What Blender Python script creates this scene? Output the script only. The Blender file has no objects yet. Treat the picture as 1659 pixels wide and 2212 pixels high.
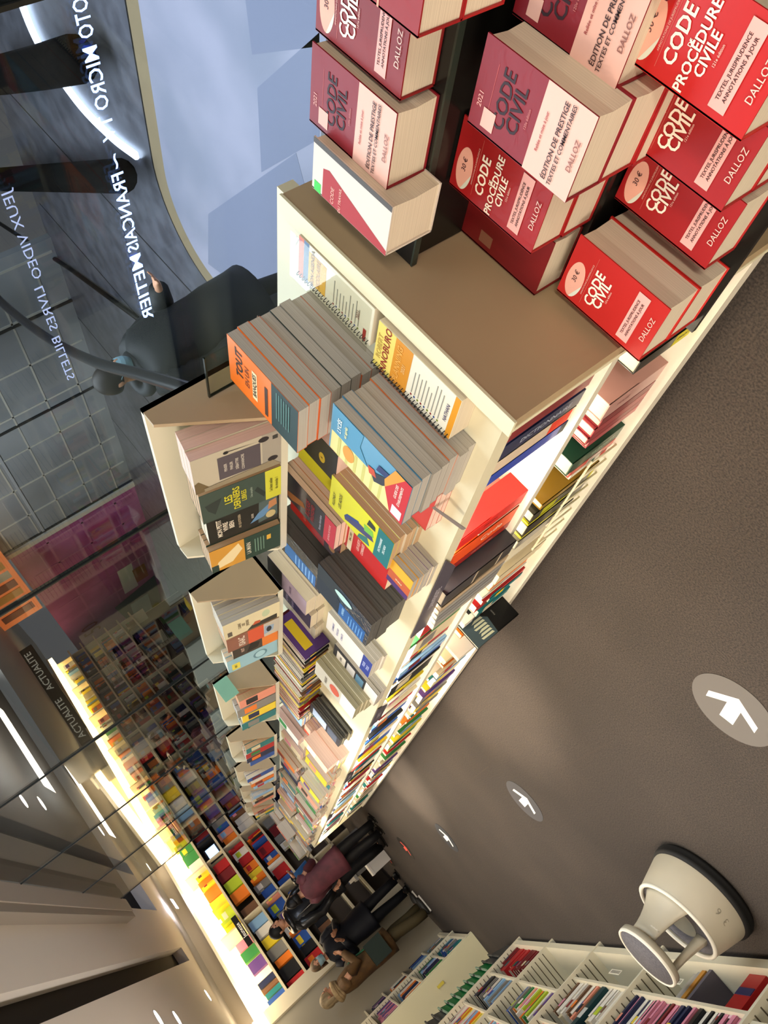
import bpy, math, random
from mathutils import Vector, Matrix
random.seed(11)
rnd = random.random
def U(a, b): return a + (b - a) * rnd()
SC = bpy.context.scene
COL = SC.collection
PI = math.pi
# ------------------------------------------------------------------ camera (x right, y down, z forward rows in world axes)
FPX = 1661.0
RW = ((-0.6438521, -0.1181089, -0.75597934), (-0.70791527, 0.46688739, 0.52997371), (0.29036261, 0.87639401, -0.38421751))
EYE = Vector((0, 0, 1.6))
def at(u, v, x=None, y=None, z=None):
    """the world point of a picture point on the plane x, y or z = const (used only to measure real positions)"""
    a, b = (u - 829.5) / FPX, (v - 1106.0) / FPX
    d = Vector([RW[0][k] * a + RW[1][k] * b + RW[2][k] for k in range(3)])
    t = (x - EYE.x) / d.x if x is not None else (y - EYE.y) / d.y if y is not None else (z - EYE.z) / d.z
    return EYE + d * t
# ------------------------------------------------------------------ materials
def lin(h):
    h = h.lstrip('#')
    c = [int(h[i:i + 2], 16) / 255 for i in (0, 2, 4)]
    return tuple(x / 12.92 if x <= .04045 else ((x + .055) / 1.055) ** 2.4 for x in c) + (1,)
_M = {}
def C(h, rough=.55, coat=0, metal=0, spec=.3):
    k = (h, rough, coat, metal, spec)
    if k in _M: return _M[k]
    m = bpy.data.materials.new('mat_' + h.strip('#')); m.use_nodes = True
    b = m.node_tree.nodes['Principled BSDF']
    b.inputs['Base Color'].default_value = lin(h); b.inputs['Roughness'].default_value = rough
    b.inputs['Metallic'].default_value = metal; b.inputs['Specular IOR Level'].default_value = spec
    if coat: b.inputs['Coat Weight'].default_value = coat; b.inputs['Coat Roughness'].default_value = .12
    _M[k] = m
    return m
def emit(h, s):
    k = ('e', h, s)
    if k in _M: return _M[k]
    m = bpy.data.materials.new('glow_' + h.strip('#')); m.use_nodes = True
    b = m.node_tree.nodes['Principled BSDF']
    b.inputs['Base Color'].default_value = lin(h); b.inputs['Emission Color'].default_value = lin(h); b.inputs['Emission Strength'].default_value = s
    _M[k] = m
    return m
def noisy(name, h1, h2, scale, rough=.6, stretch=(1, 1, 1), detail=4, bump=0, lo=.35, hi=.65, coat=0, coord='Object', spec=.5):
    m = bpy.data.materials.new(name); m.use_nodes = True
    nt = m.node_tree; N = nt.nodes; b = N['Principled BSDF']
    tc = N.new('ShaderNodeTexCoord'); mp = N.new('ShaderNodeMapping'); mp.inputs['Scale'].default_value = stretch
    no = N.new('ShaderNodeTexNoise'); no.inputs['Scale'].default_value = scale; no.inputs['Detail'].default_value = detail
    cr = N.new('ShaderNodeValToRGB')
    cr.color_ramp.elements[0].position = lo; cr.color_ramp.elements[0].color = lin(h1)
    cr.color_ramp.elements[1].position = hi; cr.color_ramp.elements[1].color = lin(h2)
    L = nt.links.new
    L(tc.outputs[coord], mp.inputs['Vector']); L(mp.outputs['Vector'], no.inputs['Vector']); L(no.outputs['Fac'], cr.inputs['Fac']); L(cr.outputs['Color'], b.inputs['Base Color'])
    b.inputs['Roughness'].default_value = rough; b.inputs['Specular IOR Level'].default_value = spec
    if coat: b.inputs['Coat Weight'].default_value = coat; b.inputs['Coat Roughness'].default_value = .1
    if bump:
        bp = N.new('ShaderNodeBump'); bp.inputs['Strength'].default_value = bump; bp.inputs['Distance'].default_value = .004
        L(no.outputs['Fac'], bp.inputs['Height']); L(bp.outputs['Normal'], b.inputs['Normal'])
    return m
def glassmat(name, tint, ior=1.45, rough=.0):
    m = bpy.data.materials.new(name); m.use_nodes = True
    nt = m.node_tree; nt.nodes.clear(); N = nt.nodes
    o = N.new('ShaderNodeOutputMaterial'); mx = N.new('ShaderNodeMixShader'); lw = N.new('ShaderNodeLayerWeight'); lw.inputs['Blend'].default_value = .5
    f0 = ((ior - 1) / (ior + 1)) ** 2
    pw = N.new('ShaderNodeMath'); pw.operation = 'POWER'; pw.inputs[1].default_value = 5; fr = N.new('ShaderNodeMath'); fr.operation = 'MULTIPLY_ADD'; fr.inputs[1].default_value = 1 - f0; fr.inputs[2].default_value = f0
    nt.links.new(lw.outputs['Facing'], pw.inputs[0]); nt.links.new(pw.outputs[0], fr.inputs[0])
    t = N.new('ShaderNodeBsdfTransparent'); t.inputs['Color'].default_value = lin(tint)
    g = N.new('ShaderNodeBsdfGlossy'); g.inputs['Roughness'].default_value = rough
    nt.links.new(fr.outputs[0], mx.inputs[0]); nt.links.new(t.outputs[0], mx.inputs[1]); nt.links.new(g.outputs[0], mx.inputs[2]); nt.links.new(mx.outputs[0], o.inputs[0])
    return m
def film(name, h, coat=.8):
    """cover seen through crinkled shrink wrap: glossy coat with bumps"""
    m = bpy.data.materials.new(name); m.use_nodes = True
    nt = m.node_tree; N = nt.nodes; b = N['Principled BSDF']
    b.inputs['Base Color'].default_value = lin(h); b.inputs['Roughness'].default_value = .5; b.inputs['Specular IOR Level'].default_value = .25
    b.inputs['Coat Weight'].default_value = coat; b.inputs['Coat Roughness'].default_value = .16
    no = N.new('ShaderNodeTexNoise'); no.inputs['Scale'].default_value = 22; no.inputs['Detail'].default_value = 3; no.inputs['Distortion'].default_value = 1.5
    tc = N.new('ShaderNodeTexCoord'); bp = N.new('ShaderNodeBump'); bp.inputs['Strength'].default_value = .6; bp.inputs['Distance'].default_value = .006
    L = nt.links.new
    L(tc.outputs['Object'], no.inputs['Vector']); L(no.outputs['Fac'], bp.inputs['Height']); L(bp.outputs['Normal'], b.inputs['Coat Normal'])
    return m
PAGE = noisy('paper_edges', '#b9ab92', '#d9ccb4', 60, .75, (.02, .02, 14), 2, 0, .3, .7)
PAGEG = noisy('paper_edges_grey', '#9a948a', '#b9b3a8', 60, .75, (.02, .02, 14), 2, 0, .3, .7)
PAGEB = noisy('paper_edges_buff', '#a98a68', '#bd9d78', 60, .75, (.02, .02, 14), 2, 0, .3, .7)
PAGEP = noisy('paper_edges_pinkish', '#c9a79a', '#e3c7b8', 60, .75, (.02, .02, 14), 2, 0, .3, .7)
PAGEK = noisy('paper_edges_dark', '#3b3a38', '#5b5852', 60, .7, (.02, .02, 14), 2, 0, .3, .7)
# ------------------------------------------------------------------ mesh builder
class MB:
    def __init__(s): s.v = []; s.f = []; s.m = []; s.mats = []; s.sm = []
    def mi(s, mat):
        if mat not in s.mats: s.mats.append(mat)
        return s.mats.index(mat)
    def add(s, vs, fs, mat, M=None, smooth=False):
        o = len(s.v); i = s.mi(mat)
        s.v += [tuple(M @ Vector(p)) if M else tuple(p) for p in vs]
        s.f += [tuple(o + k for k in f) for f in fs]; s.m += [i] * len(fs); s.sm += [smooth] * len(fs)
        return s
    def box(s, a, b, mat, M=None):
        x0, y0, z0 = a; x1, y1, z1 = b
        return s.add([(x0, y0, z0), (x1, y0, z0), (x1, y1, z0), (x0, y1, z0), (x0, y0, z1), (x1, y0, z1), (x1, y1, z1), (x0, y1, z1)],
                     [(0, 3, 2, 1), (4, 5, 6, 7), (0, 1, 5, 4), (1, 2, 6, 5), (2, 3, 7, 6), (3, 0, 4, 7)], mat, M)
    def poly(s, pts, mat, M=None): return s.add(pts, [tuple(range(len(pts)))], mat, M)
    def prism(s, pts, off, mat, M=None, smooth=False):
        n = len(pts); off = Vector(off)
        vs = [Vector(p) for p in pts] + [Vector(p) + off for p in pts]
        fs = [tuple(range(n))[::-1], tuple(range(n, 2 * n))] + [(i, (i + 1) % n, n + (i + 1) % n, n + i) for i in range(n)]
        return s.add(vs, fs, mat, M)
    def tube(s, path, r, mat, n=8, M=None, caps=True):
        P = [Vector(p) for p in path]; rr = r if isinstance(r, (list, tuple)) else [r] * len(P)
        vs = []; up = Vector((.31, .17, .93)).normalized()
        for i, p in enumerate(P):
            t = (P[min(i + 1, len(P) - 1)] - P[max(i - 1, 0)]).normalized()
            a = t.cross(up); a = a.normalized() if a.length > 1e-4 else t.orthogonal().normalized()
            b = t.cross(a)
            vs += [p + (a * math.cos(2 * PI * k / n) + b * math.sin(2 * PI * k / n)) * rr[i] for k in range(n)]
        fs = [(i * n + k, i * n + (k + 1) % n, (i + 1) * n + (k + 1) % n, (i + 1) * n + k) for i in range(len(P) - 1) for k in range(n)]
        if caps: fs += [tuple(range(n))[::-1], tuple(range((len(P) - 1) * n, len(P) * n))]
        return s.add(vs, fs, mat, M, True)
    def loft(s, rings, mat, M=None, caps=True, smooth=True):
        n = len(rings[0]); vs = [p for r in rings for p in r]
        fs = [(i * n + k, i * n + (k + 1) % n, (i + 1) * n + (k + 1) % n, (i + 1) * n + k) for i in range(len(rings) - 1) for k in range(n)]
        if caps: fs += [tuple(range(n))[::-1], tuple(range((len(rings) - 1) * n, len(rings) * n))]
        return s.add(vs, fs, mat, M, smooth)
    def lathe(s, prof, mat, n=40, M=None, caps=False):
        return s.loft([[(r * math.cos(2 * PI * k / n), r * math.sin(2 * PI * k / n), z) for k in range(n)] for r, z in prof], mat, M, caps)
    def ball(s, c, r, mat, n=14, M=None):
        c = Vector(c); r = r if isinstance(r, (tuple, list)) else (r, r, r); rings = []
        for i in range(1, n // 2 + 1):
            a = PI * i / (n // 2 + 1)
            rings.append([c + Vector((r[0] * math.sin(a) * math.cos(2 * PI * k / n), r[1] * math.sin(a) * math.sin(2 * PI * k / n), -r[2] * math.cos(a))) for k in range(n)])
        return s.loft(rings, mat, M)
    def mesh(s, name):
        me = bpy.data.meshes.new(name); me.from_pydata(s.v, [], s.f)
        for m in s.mats: me.materials.append(m)
        me.polygons.foreach_set('material_index', s.m); me.polygons.foreach_set('use_smooth', s.sm); me.update()
        return me
    def build(s, name, parent=None, **k): return link(name, s.mesh(name), parent, **k)
def link(name, me, parent=None, loc=None, M=None):
    o = bpy.data.objects.new(name, me); COL.objects.link(o)
    if parent: o.parent = parent
    if M is not None: o.matrix_world = M
    if loc: o.location = loc
    return o
def tag(o, label, cat, group=None, kind=None):
    if kind: o['kind'] = kind
    if kind == 'structure': return o
    o['label'] = label; o['category'] = cat
    if group: o['group'] = group
    return o
def thing(name, label, cat, loc=(0, 0, 0), group=None, M=None, kind=None):
    o = bpy.data.objects.new(name, None); COL.objects.link(o); o.empty_display_size = .05
    if M is not None: o.matrix_world = M
    else: o.location = loc
    return tag(o, label, cat, group, kind)
def struct(name, mb): return tag(mb.build(name), '', '', None, 'structure')
_T = {}
def text_geo(st, size, bold=0.0, align='CENTER'):
    k = (st, size, bold, align)
    if k in _T: return _T[k]
    cu = bpy.data.curves.new('lettering', 'FONT'); cu.body = st; cu.size = size; cu.align_x = align; cu.align_y = 'CENTER'
    cu.offset = bold * size; cu.resolution_u = 2; cu.space_line = .9
    o = bpy.data.objects.new('lettering', cu); COL.objects.link(o)
    dg = bpy.context.evaluated_depsgraph_get()
    me = bpy.data.meshes.new_from_object(o.evaluated_get(dg))
    r = ([tuple(v.co) for v in me.vertices], [tuple(p.vertices) for p in me.polygons])
    bpy.data.objects.remove(o); bpy.data.curves.remove(cu); bpy.data.meshes.remove(me)
    _T[k] = r
    return r
ORD = lambda n: {1: 'first', 2: 'second', 3: 'third', 4: 'fourth', 5: 'fifth', 6: 'sixth', 7: 'seventh', 8: 'eighth', 9: 'ninth', 10: 'tenth', 11: 'eleventh', 12: 'twelfth'}.get(n, '%d%s' % (n, 'th' if n % 100 in (11, 12, 13) else {1: 'st', 2: 'nd', 3: 'rd'}.get(n % 10, 'th')))
# ------------------------------------------------------------------ books
# local frame: x = reading right (spine at -x), y = top of the cover, z = cover normal, base at z = 0
def frame(right, up, n, loc):
    M = Matrix.Identity(4)
    for j, a in enumerate((right, up, n)):
        a = Vector(a)
        for i in range(3): M[i][j] = a[i]
    M.translation = Vector(loc)
    return M
LIE = ((0, -1, 0), (1, 0, 0), (0, 0, 1))        # flat, read from the aisle
FACE = ((0, -1, 0), (0, 0, 1), (-1, 0, 0))      # face out to the aisle
SPINE = ((1, 0, 0), (0, 0, 1), (0, -1, 0))      # spine to the aisle
SPINEL = ((-1, 0, 0), (0, 0, 1), (0, 1, 0))     # spine out on the opposite shelves
def book_meshes(W, L, T, cov, spine=None, page=None, hard=False, decor=(), sdecor=(), key=None):
    spine = spine or cov; page = page or PAGE
    c = .0025 if hard else .0009; e = .003 if hard else .0004
    cb = MB(); pg = MB()
    w, l = W / 2, L / 2
    cb.box((-w, -l, T - c), (w, l, T), cov); cb.box((-w, -l, 0), (w, l, c), cov)
    cb.box((-w - .0006, -l, 0), (-w + c, l, T), spine)
    # the page block, its fore edge slightly hollow on hardbacks
    x1 = w - e
    if hard:
        pr = [(-w + c, c), (x1, c), (x1 - .004, T * .5), (x1, T - c), (-w + c, T - c)]
    else:
        pr = [(-w + c, c), (x1, c), (x1, T - c), (-w + c, T - c)]
    pg.prism([(p[0], -l + e, p[1]) for p in pr][::-1], (0, L - 2 * e, 0), page)
    for i, d in enumerate(decor):
        k = d[0]; z = T + .00025 + .00012 * i
        if k == 'r': cb.poly([(-w + W * d[1], -l + L * d[2], z), (-w + W * d[3], -l + L * d[2], z), (-w + W * d[3], -l + L * d[4], z), (-w + W * d[1], -l + L * d[4], z)], d[5] if not isinstance(d[5], str) else C(d[5]))
        elif k == 'e': cb.poly([(-w + W * (d[1] + d[3] * math.cos(a * PI / 16)), -l + L * (d[2] + d[4] * math.sin(a * PI / 16)), z) for a in range(32)], C(d[5]))
        elif k == 'p': cb.poly([(-w + W * p[0], -l + L * p[1], z) for p in d[1]], C(d[2]))
        elif k == 't':
            st, u, v, sz, colr = d[1:6]; al = d[6] if len(d) > 6 else 'CENTER'; bo = d[7] if len(d) > 7 else .012; rot = d[8] if len(d) > 8 else 0
            vs, fs = text_geo(st, sz, bo, al)
            cb.add(vs, fs, C(colr), Matrix.Translation((-w + W * u, -l + L * v, z + .0003)) @ Matrix.Rotation(rot, 4, 'Z'))
    for d in sdecor:    # on the spine: ('r', a0, a1, colour) along the length, ('t', string, a, size, colour)
        if d[0] == 'r': cb.poly([(-w - .0009, -l + L * d[1], 0.0004), (-w - .0009, -l + L * d[1], T - .0004), (-w - .0009, -l + L * d[2], T - .0004), (-w - .0009, -l + L * d[2], .0004)], C(d[3]))
        else:
            vs, fs = text_geo(d[1], d[3], .012, 'CENTER')
            M = frame((0, -1, 0), (0, 0, 1), (-1, 0, 0), (-w - .0013, -l + L * d[2], T / 2))
            cb.add(vs, fs, C(d[4]), M)
    return cb.mesh('cover'), pg.mesh('page_block')
def put_book(meshes, M, label, cat='book', group=None, name='book'):
    t = thing(name, label, cat, M=M, group=group)
    link('cover', meshes[0], t); link('page_block', meshes[1], t)
    return t
FAR = []
def far_book(me, M, label, group, cat='book', name='book'): FAR.append((me, M, label, group, cat, name))
_B = {}
def plain_book(W, L, T, colr, page=None, band=None, hard=False):
    """a book too small in the photo to show parts: one mesh of cover and pages"""
    k = (round(W, 3), round(L, 3), round(T, 3), colr, page, band, hard)
    if k in _B: return _B[k]
    m = MB(); w, l = W / 2, L / 2; c = .0012; cv = C(colr)
    m.box((-w, -l, T - c), (w, l, T), cv); m.box((-w, -l, 0), (w, l, c), cv); m.box((-w, -l, 0), (-w + c, l, T), cv)
    m.box((-w + c, -l + .001, c), (w - .001, l - .001, T - c), page or PAGE)
    if band:
        m.poly([(-w - .0006, -l + L * .55, 0), (-w - .0006, -l + L * .55, T), (-w - .0006, -l + L * .8, T), (-w - .0006, -l + L * .8, 0)], C(band))
        m.poly([(-w + W * .15, -l + L * .5, T + .0006), (w - W * .15, -l + L * .5, T + .0006), (w - W * .15, -l + L * .82, T + .0006), (-w + W * .15, -l + L * .82, T + .0006)], C(band))
    _B[k] = m.mesh('book')
    return _B[k]
PAL = {'white': '#d8d3c7', 'cream': '#cdbf9d', 'red': '#a81f22', 'dark red': '#6e1a20', 'orange': '#db7420', 'yellow': '#dcc22c', 'green': '#2f7a3f', 'teal': '#1e6f72',
       'blue': '#28509a', 'pale blue': '#86add0', 'purple': '#573a7c', 'black': '#17181b', 'grey': '#7b7973', 'pink': '#cb7f94', 'brown': '#6a4a33', 'navy': '#1b2445', 'salmon': '#d68a72', 'lime': '#a9bd2c'}
PN = list(PAL)
def rot_z(a): return Matrix.Rotation(a, 4, 'Z')
def pile(xa, yn, z0, ztop, n, L, W, page, covers, desc, group, top_label, decor=(), hard=False, sdecor=(), topcov=None, jit=.003, yaw=0, name='book', cov_desc=None):
    """a pile of equal books lying flat: xa aisle side, yn near side; covers = colours bottom..top (cycled)"""
    T = (ztop - z0) / n
    tm = book_meshes(W, L, T, topcov or C(covers[-1], .45), None, page, hard, decor, sdecor)
    made = {}
    for i in range(n):
        top = i == n - 1
        cx, cy = xa + L / 2, yn + W / 2
        if not top: cx += U(-jit, jit); cy += U(-jit, jit)
        M = frame(*LIE, (cx, cy, z0 + i * T)) @ rot_z(yaw + (0 if top else U(-.008, .008)))
        if top: put_book(tm, M, top_label, group=group, name=name)
        else:
            c = covers[i % len(covers)]
            if c not in made: made[c] = book_meshes(W, L, T, C(c, .45) if isinstance(c, str) else c, None, page, hard)
            put_book(made[c], M, '%s, %s from the top' % (desc, ORD(n - i)), group=group, name=name)
# ================================================================== SETTING
WHITE = C('#cfc8b4', .45); CREAM = C('#d6cfae', .5); TAN = noisy('laminate_tan', '#a08a6a', '#a8926f', 3, .55, (1, 1, 1), 3)
CARPET = noisy('carpet', '#211b16', '#42382f', 150, .95, (1, 1, 1), 8, .12, .34, .66, coord='Object')
def carpet_seams():
    m = CARPET; nt = m.node_tree; N = nt.nodes; L = nt.links.new
    b = N['Principled BSDF']; cr = b.inputs['Base Color'].links[0].from_socket
    tc = N.new('ShaderNodeTexCoord'); n2 = N.new('ShaderNodeTexNoise'); n2.inputs['Scale'].default_value = 1.6; n2.inputs['Detail'].default_value = 3
    r2 = N.new('ShaderNodeMapRange'); r2.inputs[1].default_value = .3; r2.inputs[2].default_value = .7; r2.inputs[3].default_value = .82; r2.inputs[4].default_value = 1.12
    mx = N.new('ShaderNodeMixRGB'); mx.blend_type = 'MULTIPLY'; mx.inputs[0].default_value = 1
    L(tc.outputs['Object'], n2.inputs['Vector']); L(n2.outputs['Fac'], r2.inputs[0]); L(cr, mx.inputs[1]); L(r2.outputs[0], mx.inputs[2]); L(mx.outputs[0], b.inputs['Base Color'])
carpet_seams()
struct('floor', MB().box((-4.2, -2.5, -.12), (1.22, 19, 0), CARPET))
m = MB(); m.box((-.165, 5.2, 0), (-.160, 5.9, .0008), C('#3c332c', .9)); m.box((-.4, 3.55, 0), (-.395, 4.3, .0008), C('#3c332c', .9))
struct('trim_1', m)
# floor stickers
def arrow_poly(sc):
    # arrow pointing to -y: shaft and two barbs
    return [(0, -.95), (.86, -.22), (.86, .16), (.24, -.36), (.24, .62), (-.24, .62), (-.24, -.36), (-.86, .16), (-.86, -.22)]
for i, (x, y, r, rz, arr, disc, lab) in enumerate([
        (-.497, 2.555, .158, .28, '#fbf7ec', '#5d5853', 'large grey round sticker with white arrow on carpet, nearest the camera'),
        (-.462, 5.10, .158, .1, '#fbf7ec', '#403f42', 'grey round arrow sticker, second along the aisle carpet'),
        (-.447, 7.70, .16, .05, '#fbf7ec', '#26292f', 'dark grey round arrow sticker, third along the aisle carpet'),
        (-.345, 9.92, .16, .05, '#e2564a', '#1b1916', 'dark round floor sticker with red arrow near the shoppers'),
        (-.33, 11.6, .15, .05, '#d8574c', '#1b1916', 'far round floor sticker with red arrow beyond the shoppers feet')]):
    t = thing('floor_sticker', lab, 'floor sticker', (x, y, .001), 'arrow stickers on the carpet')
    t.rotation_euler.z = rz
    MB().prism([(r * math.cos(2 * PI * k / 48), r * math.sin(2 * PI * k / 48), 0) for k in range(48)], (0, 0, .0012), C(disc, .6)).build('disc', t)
    s = r * .68
    p = [(a * s * 1.05, b * s * .95 + s * .12, .0013) for a, b in arrow_poly(1)]
    MB().prism([p[k] for k in range(len(p))], (0, 0, .0006), C(arr, .6)).build('arrow', t)
CEIL = C('#d6cfc6', .6)
m = MB()
m.box((-4.2, -2.5, 2.8), (.42, 19, 2.95), CEIL); m.box((.62, -2.5, 2.8), (1.2, 12.2, 2.95), CEIL)
m.box((.42, -2.5, 2.93), (.62, 12.2, 2.99), C('#17140f', .8)); m.box((.42, 12.2, 2.8), (9.5, 22, 2.95), CEIL)
struct('ceiling', m)
m = MB(); m.box((1.0, -2.5, 2.70), (1.06, 9.2, 2.8), C('#8d857b', .5)); m.box((1.06, -2.5, 2.69), (1.2, 9.2, 2.8), C('#a39b92', .5))
struct('trim_2', m)
m = MB(); m.box((-4.3, -2.5, 0), (-4.2, 19, 2.95), CEIL); struct('wall_west', m)
# ------------------------------------------------------------------ glass facade
GL = glassmat('facade_glass', '#e4e9e6', 1.28)
ys = [-2.5, -.9, .7, 2.31, 3.93, 5.5, 7.2, 8.9]
for i in range(len(ys) - 1):
    m = MB(); m.box((1.196, ys[i] + .004, -1.05), (1.204, ys[i + 1] - .004, 2.72), GL)
    struct('window_%d' % (i + 1), m)
m = MB()
for y in ys[1:]: m.box((1.192, y - .004, -1.05), (1.208, y + .004, 2.72), C('#15150f', .5))
struct('trim_3', m)
# sign applied to the glass, read from the mall
GLOW = emit('#8fb2ff', 3.2)
fy = lambda v: at(190 + .19 * v, v, x=1.19).y
zs_ = at(204, 143, x=1.19).z
t = thing('glass_sign', 'lit white mirrored lettering running along the glass facade', 'sign', (1.19, 1.0, zs_))
for st, v0, v1 in (('PHOTO', -62, 77), ('MICRO', 96, 233), ('TV', 245, 300), ('~', 330, 362), ('FRANCAIS', 371, 541), ('METIER', 549, 690)):
    vs, fs = text_geo(st, .036, .012)
    xs = [v[0] for v in vs]; k = (fy(v1) - fy(v0)) / (max(xs) - min(xs))
    MB().add([(0, (v[0] - min(xs)) * k + fy(v0) - 1.0, v[1]) for v in vs], fs, GLOW).build('word', t)
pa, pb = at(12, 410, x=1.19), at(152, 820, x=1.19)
t = thing('window_lettering', 'faint reflection of the mirrored lettering, modelled as glowing words over the handrail', 'sign', pa)  # reflection of lit lettering, built as dim emissive words
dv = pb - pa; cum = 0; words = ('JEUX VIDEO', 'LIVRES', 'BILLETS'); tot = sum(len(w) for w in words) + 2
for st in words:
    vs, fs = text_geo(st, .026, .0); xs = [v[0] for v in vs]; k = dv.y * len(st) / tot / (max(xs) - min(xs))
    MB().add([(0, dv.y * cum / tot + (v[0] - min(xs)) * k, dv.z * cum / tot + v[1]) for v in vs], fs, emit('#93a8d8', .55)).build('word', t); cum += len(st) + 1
TILE = noisy('stone_tiles', '#4f5058', '#666872', 5, .3, (1, 1, 1), 3)
m = MB(); m.box((1.22, -2.5, -1.2), (9.0, 40, -1.05), TILE)
struct('floor_mall', m)
m = MB()
for y in (5.9, 7.6, 9.8, 12.6, 16, 20): m.box((1.3, y, -1.05), (8.85, y + .02, -1.048), C('#2b2b2b', .6))
for x in (4.2, 6.3): m.box((x, 6, -1.05), (x + .015, 30, -1.048), C('#33343a', .6))
struct('trim_4', m)
PALE = noisy('pale_platform', '#868a9c', '#9c9cae', 1.3, .35, (1, 1, 1), 2, 0, .35, .65)
def rounded(x0, x1, y0, y1, r, z, n=14):
    p = [(x0, y0, z), (x1, y0, z)]
    p += [(x1 - r + r * math.cos(a * PI / 2 / n), y1 - r + r * math.sin(a * PI / 2 / n), z) for a in range(n + 1)]
    p += [(x0, y1, z)]
    return p
m = MB(); m.prism(rounded(1.3, 5.08, -1, 5.25, .75, -1.05), (0, 0, .05), PALE)
m2 = MB(); m2.prism(rounded(1.3, 5.3, -1, 5.45, .9, -1.05), (0, 0, .03), C('#8a7b62', .4)); m2.prism(rounded(1.3, 5.36, -1, 5.5, .92, -1.05), (0, 0, .012), C('#1c1a17', .5))

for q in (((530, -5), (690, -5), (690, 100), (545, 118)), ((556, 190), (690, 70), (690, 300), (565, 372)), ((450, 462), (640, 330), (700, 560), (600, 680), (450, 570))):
    m.prism([(p.x, p.y, -.9995) for p in (at(u, v, z=-1.0) for u, v in q)], (0, 0, .001), C('#7d8297', .3))  # slightly darker quads: reflections on the floor put into its colour
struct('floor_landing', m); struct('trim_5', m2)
# light line in the mall floor
def spline(pts, n=8):
    out = []
    P = [Vector(p) for p in pts]; P = [P[0] * 2 - P[1]] + P + [P[-1] * 2 - P[-2]]
    for i in range(1, len(P) - 2):
        for k in range(n):
            t = k / n; a, b, c, d = P[i - 1:i + 3]
            out.append(.5 * ((2 * b) + (c - a) * t + (2 * a - 5 * b + 4 * c - d) * t * t + (3 * b - a - 3 * c + d) * t ** 3))
    return out + [P[-2]]
led = [at(*p, z=-1.03) for p in ((30, -60), (45, 0), (90, 105), (170, 222), (240, 295), (295, 337))]
tag(MB().tube(spline(led), .035, emit('#cfdcff', 9), 8).build('light_line'), 'curved glowing white light line beside the dark bars', 'light line')
for pts, r, lab in ((((-10, 165), (80, 148), (165, 128)), .17, 'upper dark padded bar lying across the curved light line'), (((-10, 388), (120, 384), (262, 380)), .14, 'lower dark bar with rounded end below the curved light line')):
    pp = [at(*p, z=-.72) for p in pts]
    tag(MB().tube(spline(pp, 4), r, C('#060606', .9, spec=.1), 14).build('barrier_bar'), lab, 'barrier')
# hand rail
rail = spline([at(*p, z=.75) for p in ((-60, 575), (0, 650), (95, 725), (200, 780), (300, 808), (400, 838), (520, 880))], 8)
t = thing('handrail', 'curved black rubber handrail running across the mall in front of the masked person', 'handrail', (rail[20].x, rail[20].y, -1.05))
rel = [p - Vector((rail[20].x, rail[20].y, -1.05)) for p in rail]
MB().tube(rel, .03, C('#131316', .28, .4), 10).build('rail', t)
for p in (rel[-6], rel[-1]): MB().tube([(p.x, p.y, 0), (p.x, p.y, p.z)], .02, C('#1b1b1e', .4), 8).build('post', t)
tag(MB().tube([at(-20, 470, z=-1.0), at(150, 580, z=-1.0), at(330, 712, z=-1.0)], .03, C('#14110f', .5), 6).build('rail_reflection_bar'), 'dark rail reflection modelled as a thin bar on the mall floor beyond the handrail', 'bar')  # reflection of a rail, put in as a dark bar
# shop fronts on the other side of the mall
XF = 8.86
m = MB(); m.box((XF, 8.2, -1.05), (XF + .1, 15.1, 3.4), noisy('grey_shopfront', '#6f7479', '#868b91', .8, .15, (1, 1, 1), 2))
struct('wall_mall', m)
m = MB()
for y in (9.4, 11.5, 14.9): m.box((XF - .03, y, -1.05), (XF, y + .04, 3.4), C('#26282a', .4))
m.box((XF - .03, 8.2, 1.0), (XF, 15.1, 1.05), C('#8f949a', .4)); m.box((XF - .05, 15.0, -1.05), (XF, 15.15, 3.4), C('#b6b3a8', .4))
for k in range(7): m.box((XF - .012, 8.4 + k * .95, -1), (XF, 8.44 + k * .95, 3.2), C('#9c9d98', .4))
for k in range(5): m.box((XF - .012, 8.3, -.7 + k * .6), (XF, 15, -.67 + k * .6), C('#9c9d98', .4))
struct('trim_6', m)
PUR = noisy('purple_panel', '#8a3f70', '#a55a92', 1.2, .35, (1, 1, 1), 2)
t = thing('mall_poster', 'large purple poster wall of a shop across the mall', 'poster', (XF, 19.6, -1.05))
MB().box((0, -4.4, 0), (.1, 4.6, 2.9), PUR).build('panel', t)
m = MB()
for k in range(5): m.box((-.006, -4.2 + k * 1.0, .1), (0, -4.14 + k * 1.0, 2.7), C('#a5678e', .5))
for k in range(3): m.box((-.006, -4.3, .5 + k * .8), (0, .6, .55 + k * .8), C('#a5678e', .5))
m.build('seam', t)
m = MB(); m.poly([(-.012, .2, .25), (-.012, 2.9, .35), (-.012, 3.2, 1.2), (-.012, .6, 1.55)], C('#1f4a4c', .5)); m.poly([(-.016, 1.0, .6), (-.016, 2.5, .65), (-.016, 2.5, 1.2), (-.016, 1.0, 1.15)], C('#7ba29e', .5))
m.poly([(-.012, -1.2, .7), (-.012, .2, .75), (-.012, .2, 1.15), (-.012, -1.2, 1.1)], C('#c3c4c4', .5)); m.poly([(-.016, -.8, .4), (-.016, 0, .4), (-.016, 0, .75), (-.016, -.8, .75)], C('#8a4c2c', .5))
m.poly([(-.014, 2.6, 1.15), (-.014, 4.3, .9), (-.014, 4.35, 1.0), (-.014, 2.7, 1.4)], C('#b07a2a', .5)); m.build('picture', t)
vs, fs = text_geo('FNAC', .62, .02); m = MB(); m.add([(-.02, -v[0] + 3.4, v[1] + 2.35) for v in vs], fs, C('#b9b9d8', .5))
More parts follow.
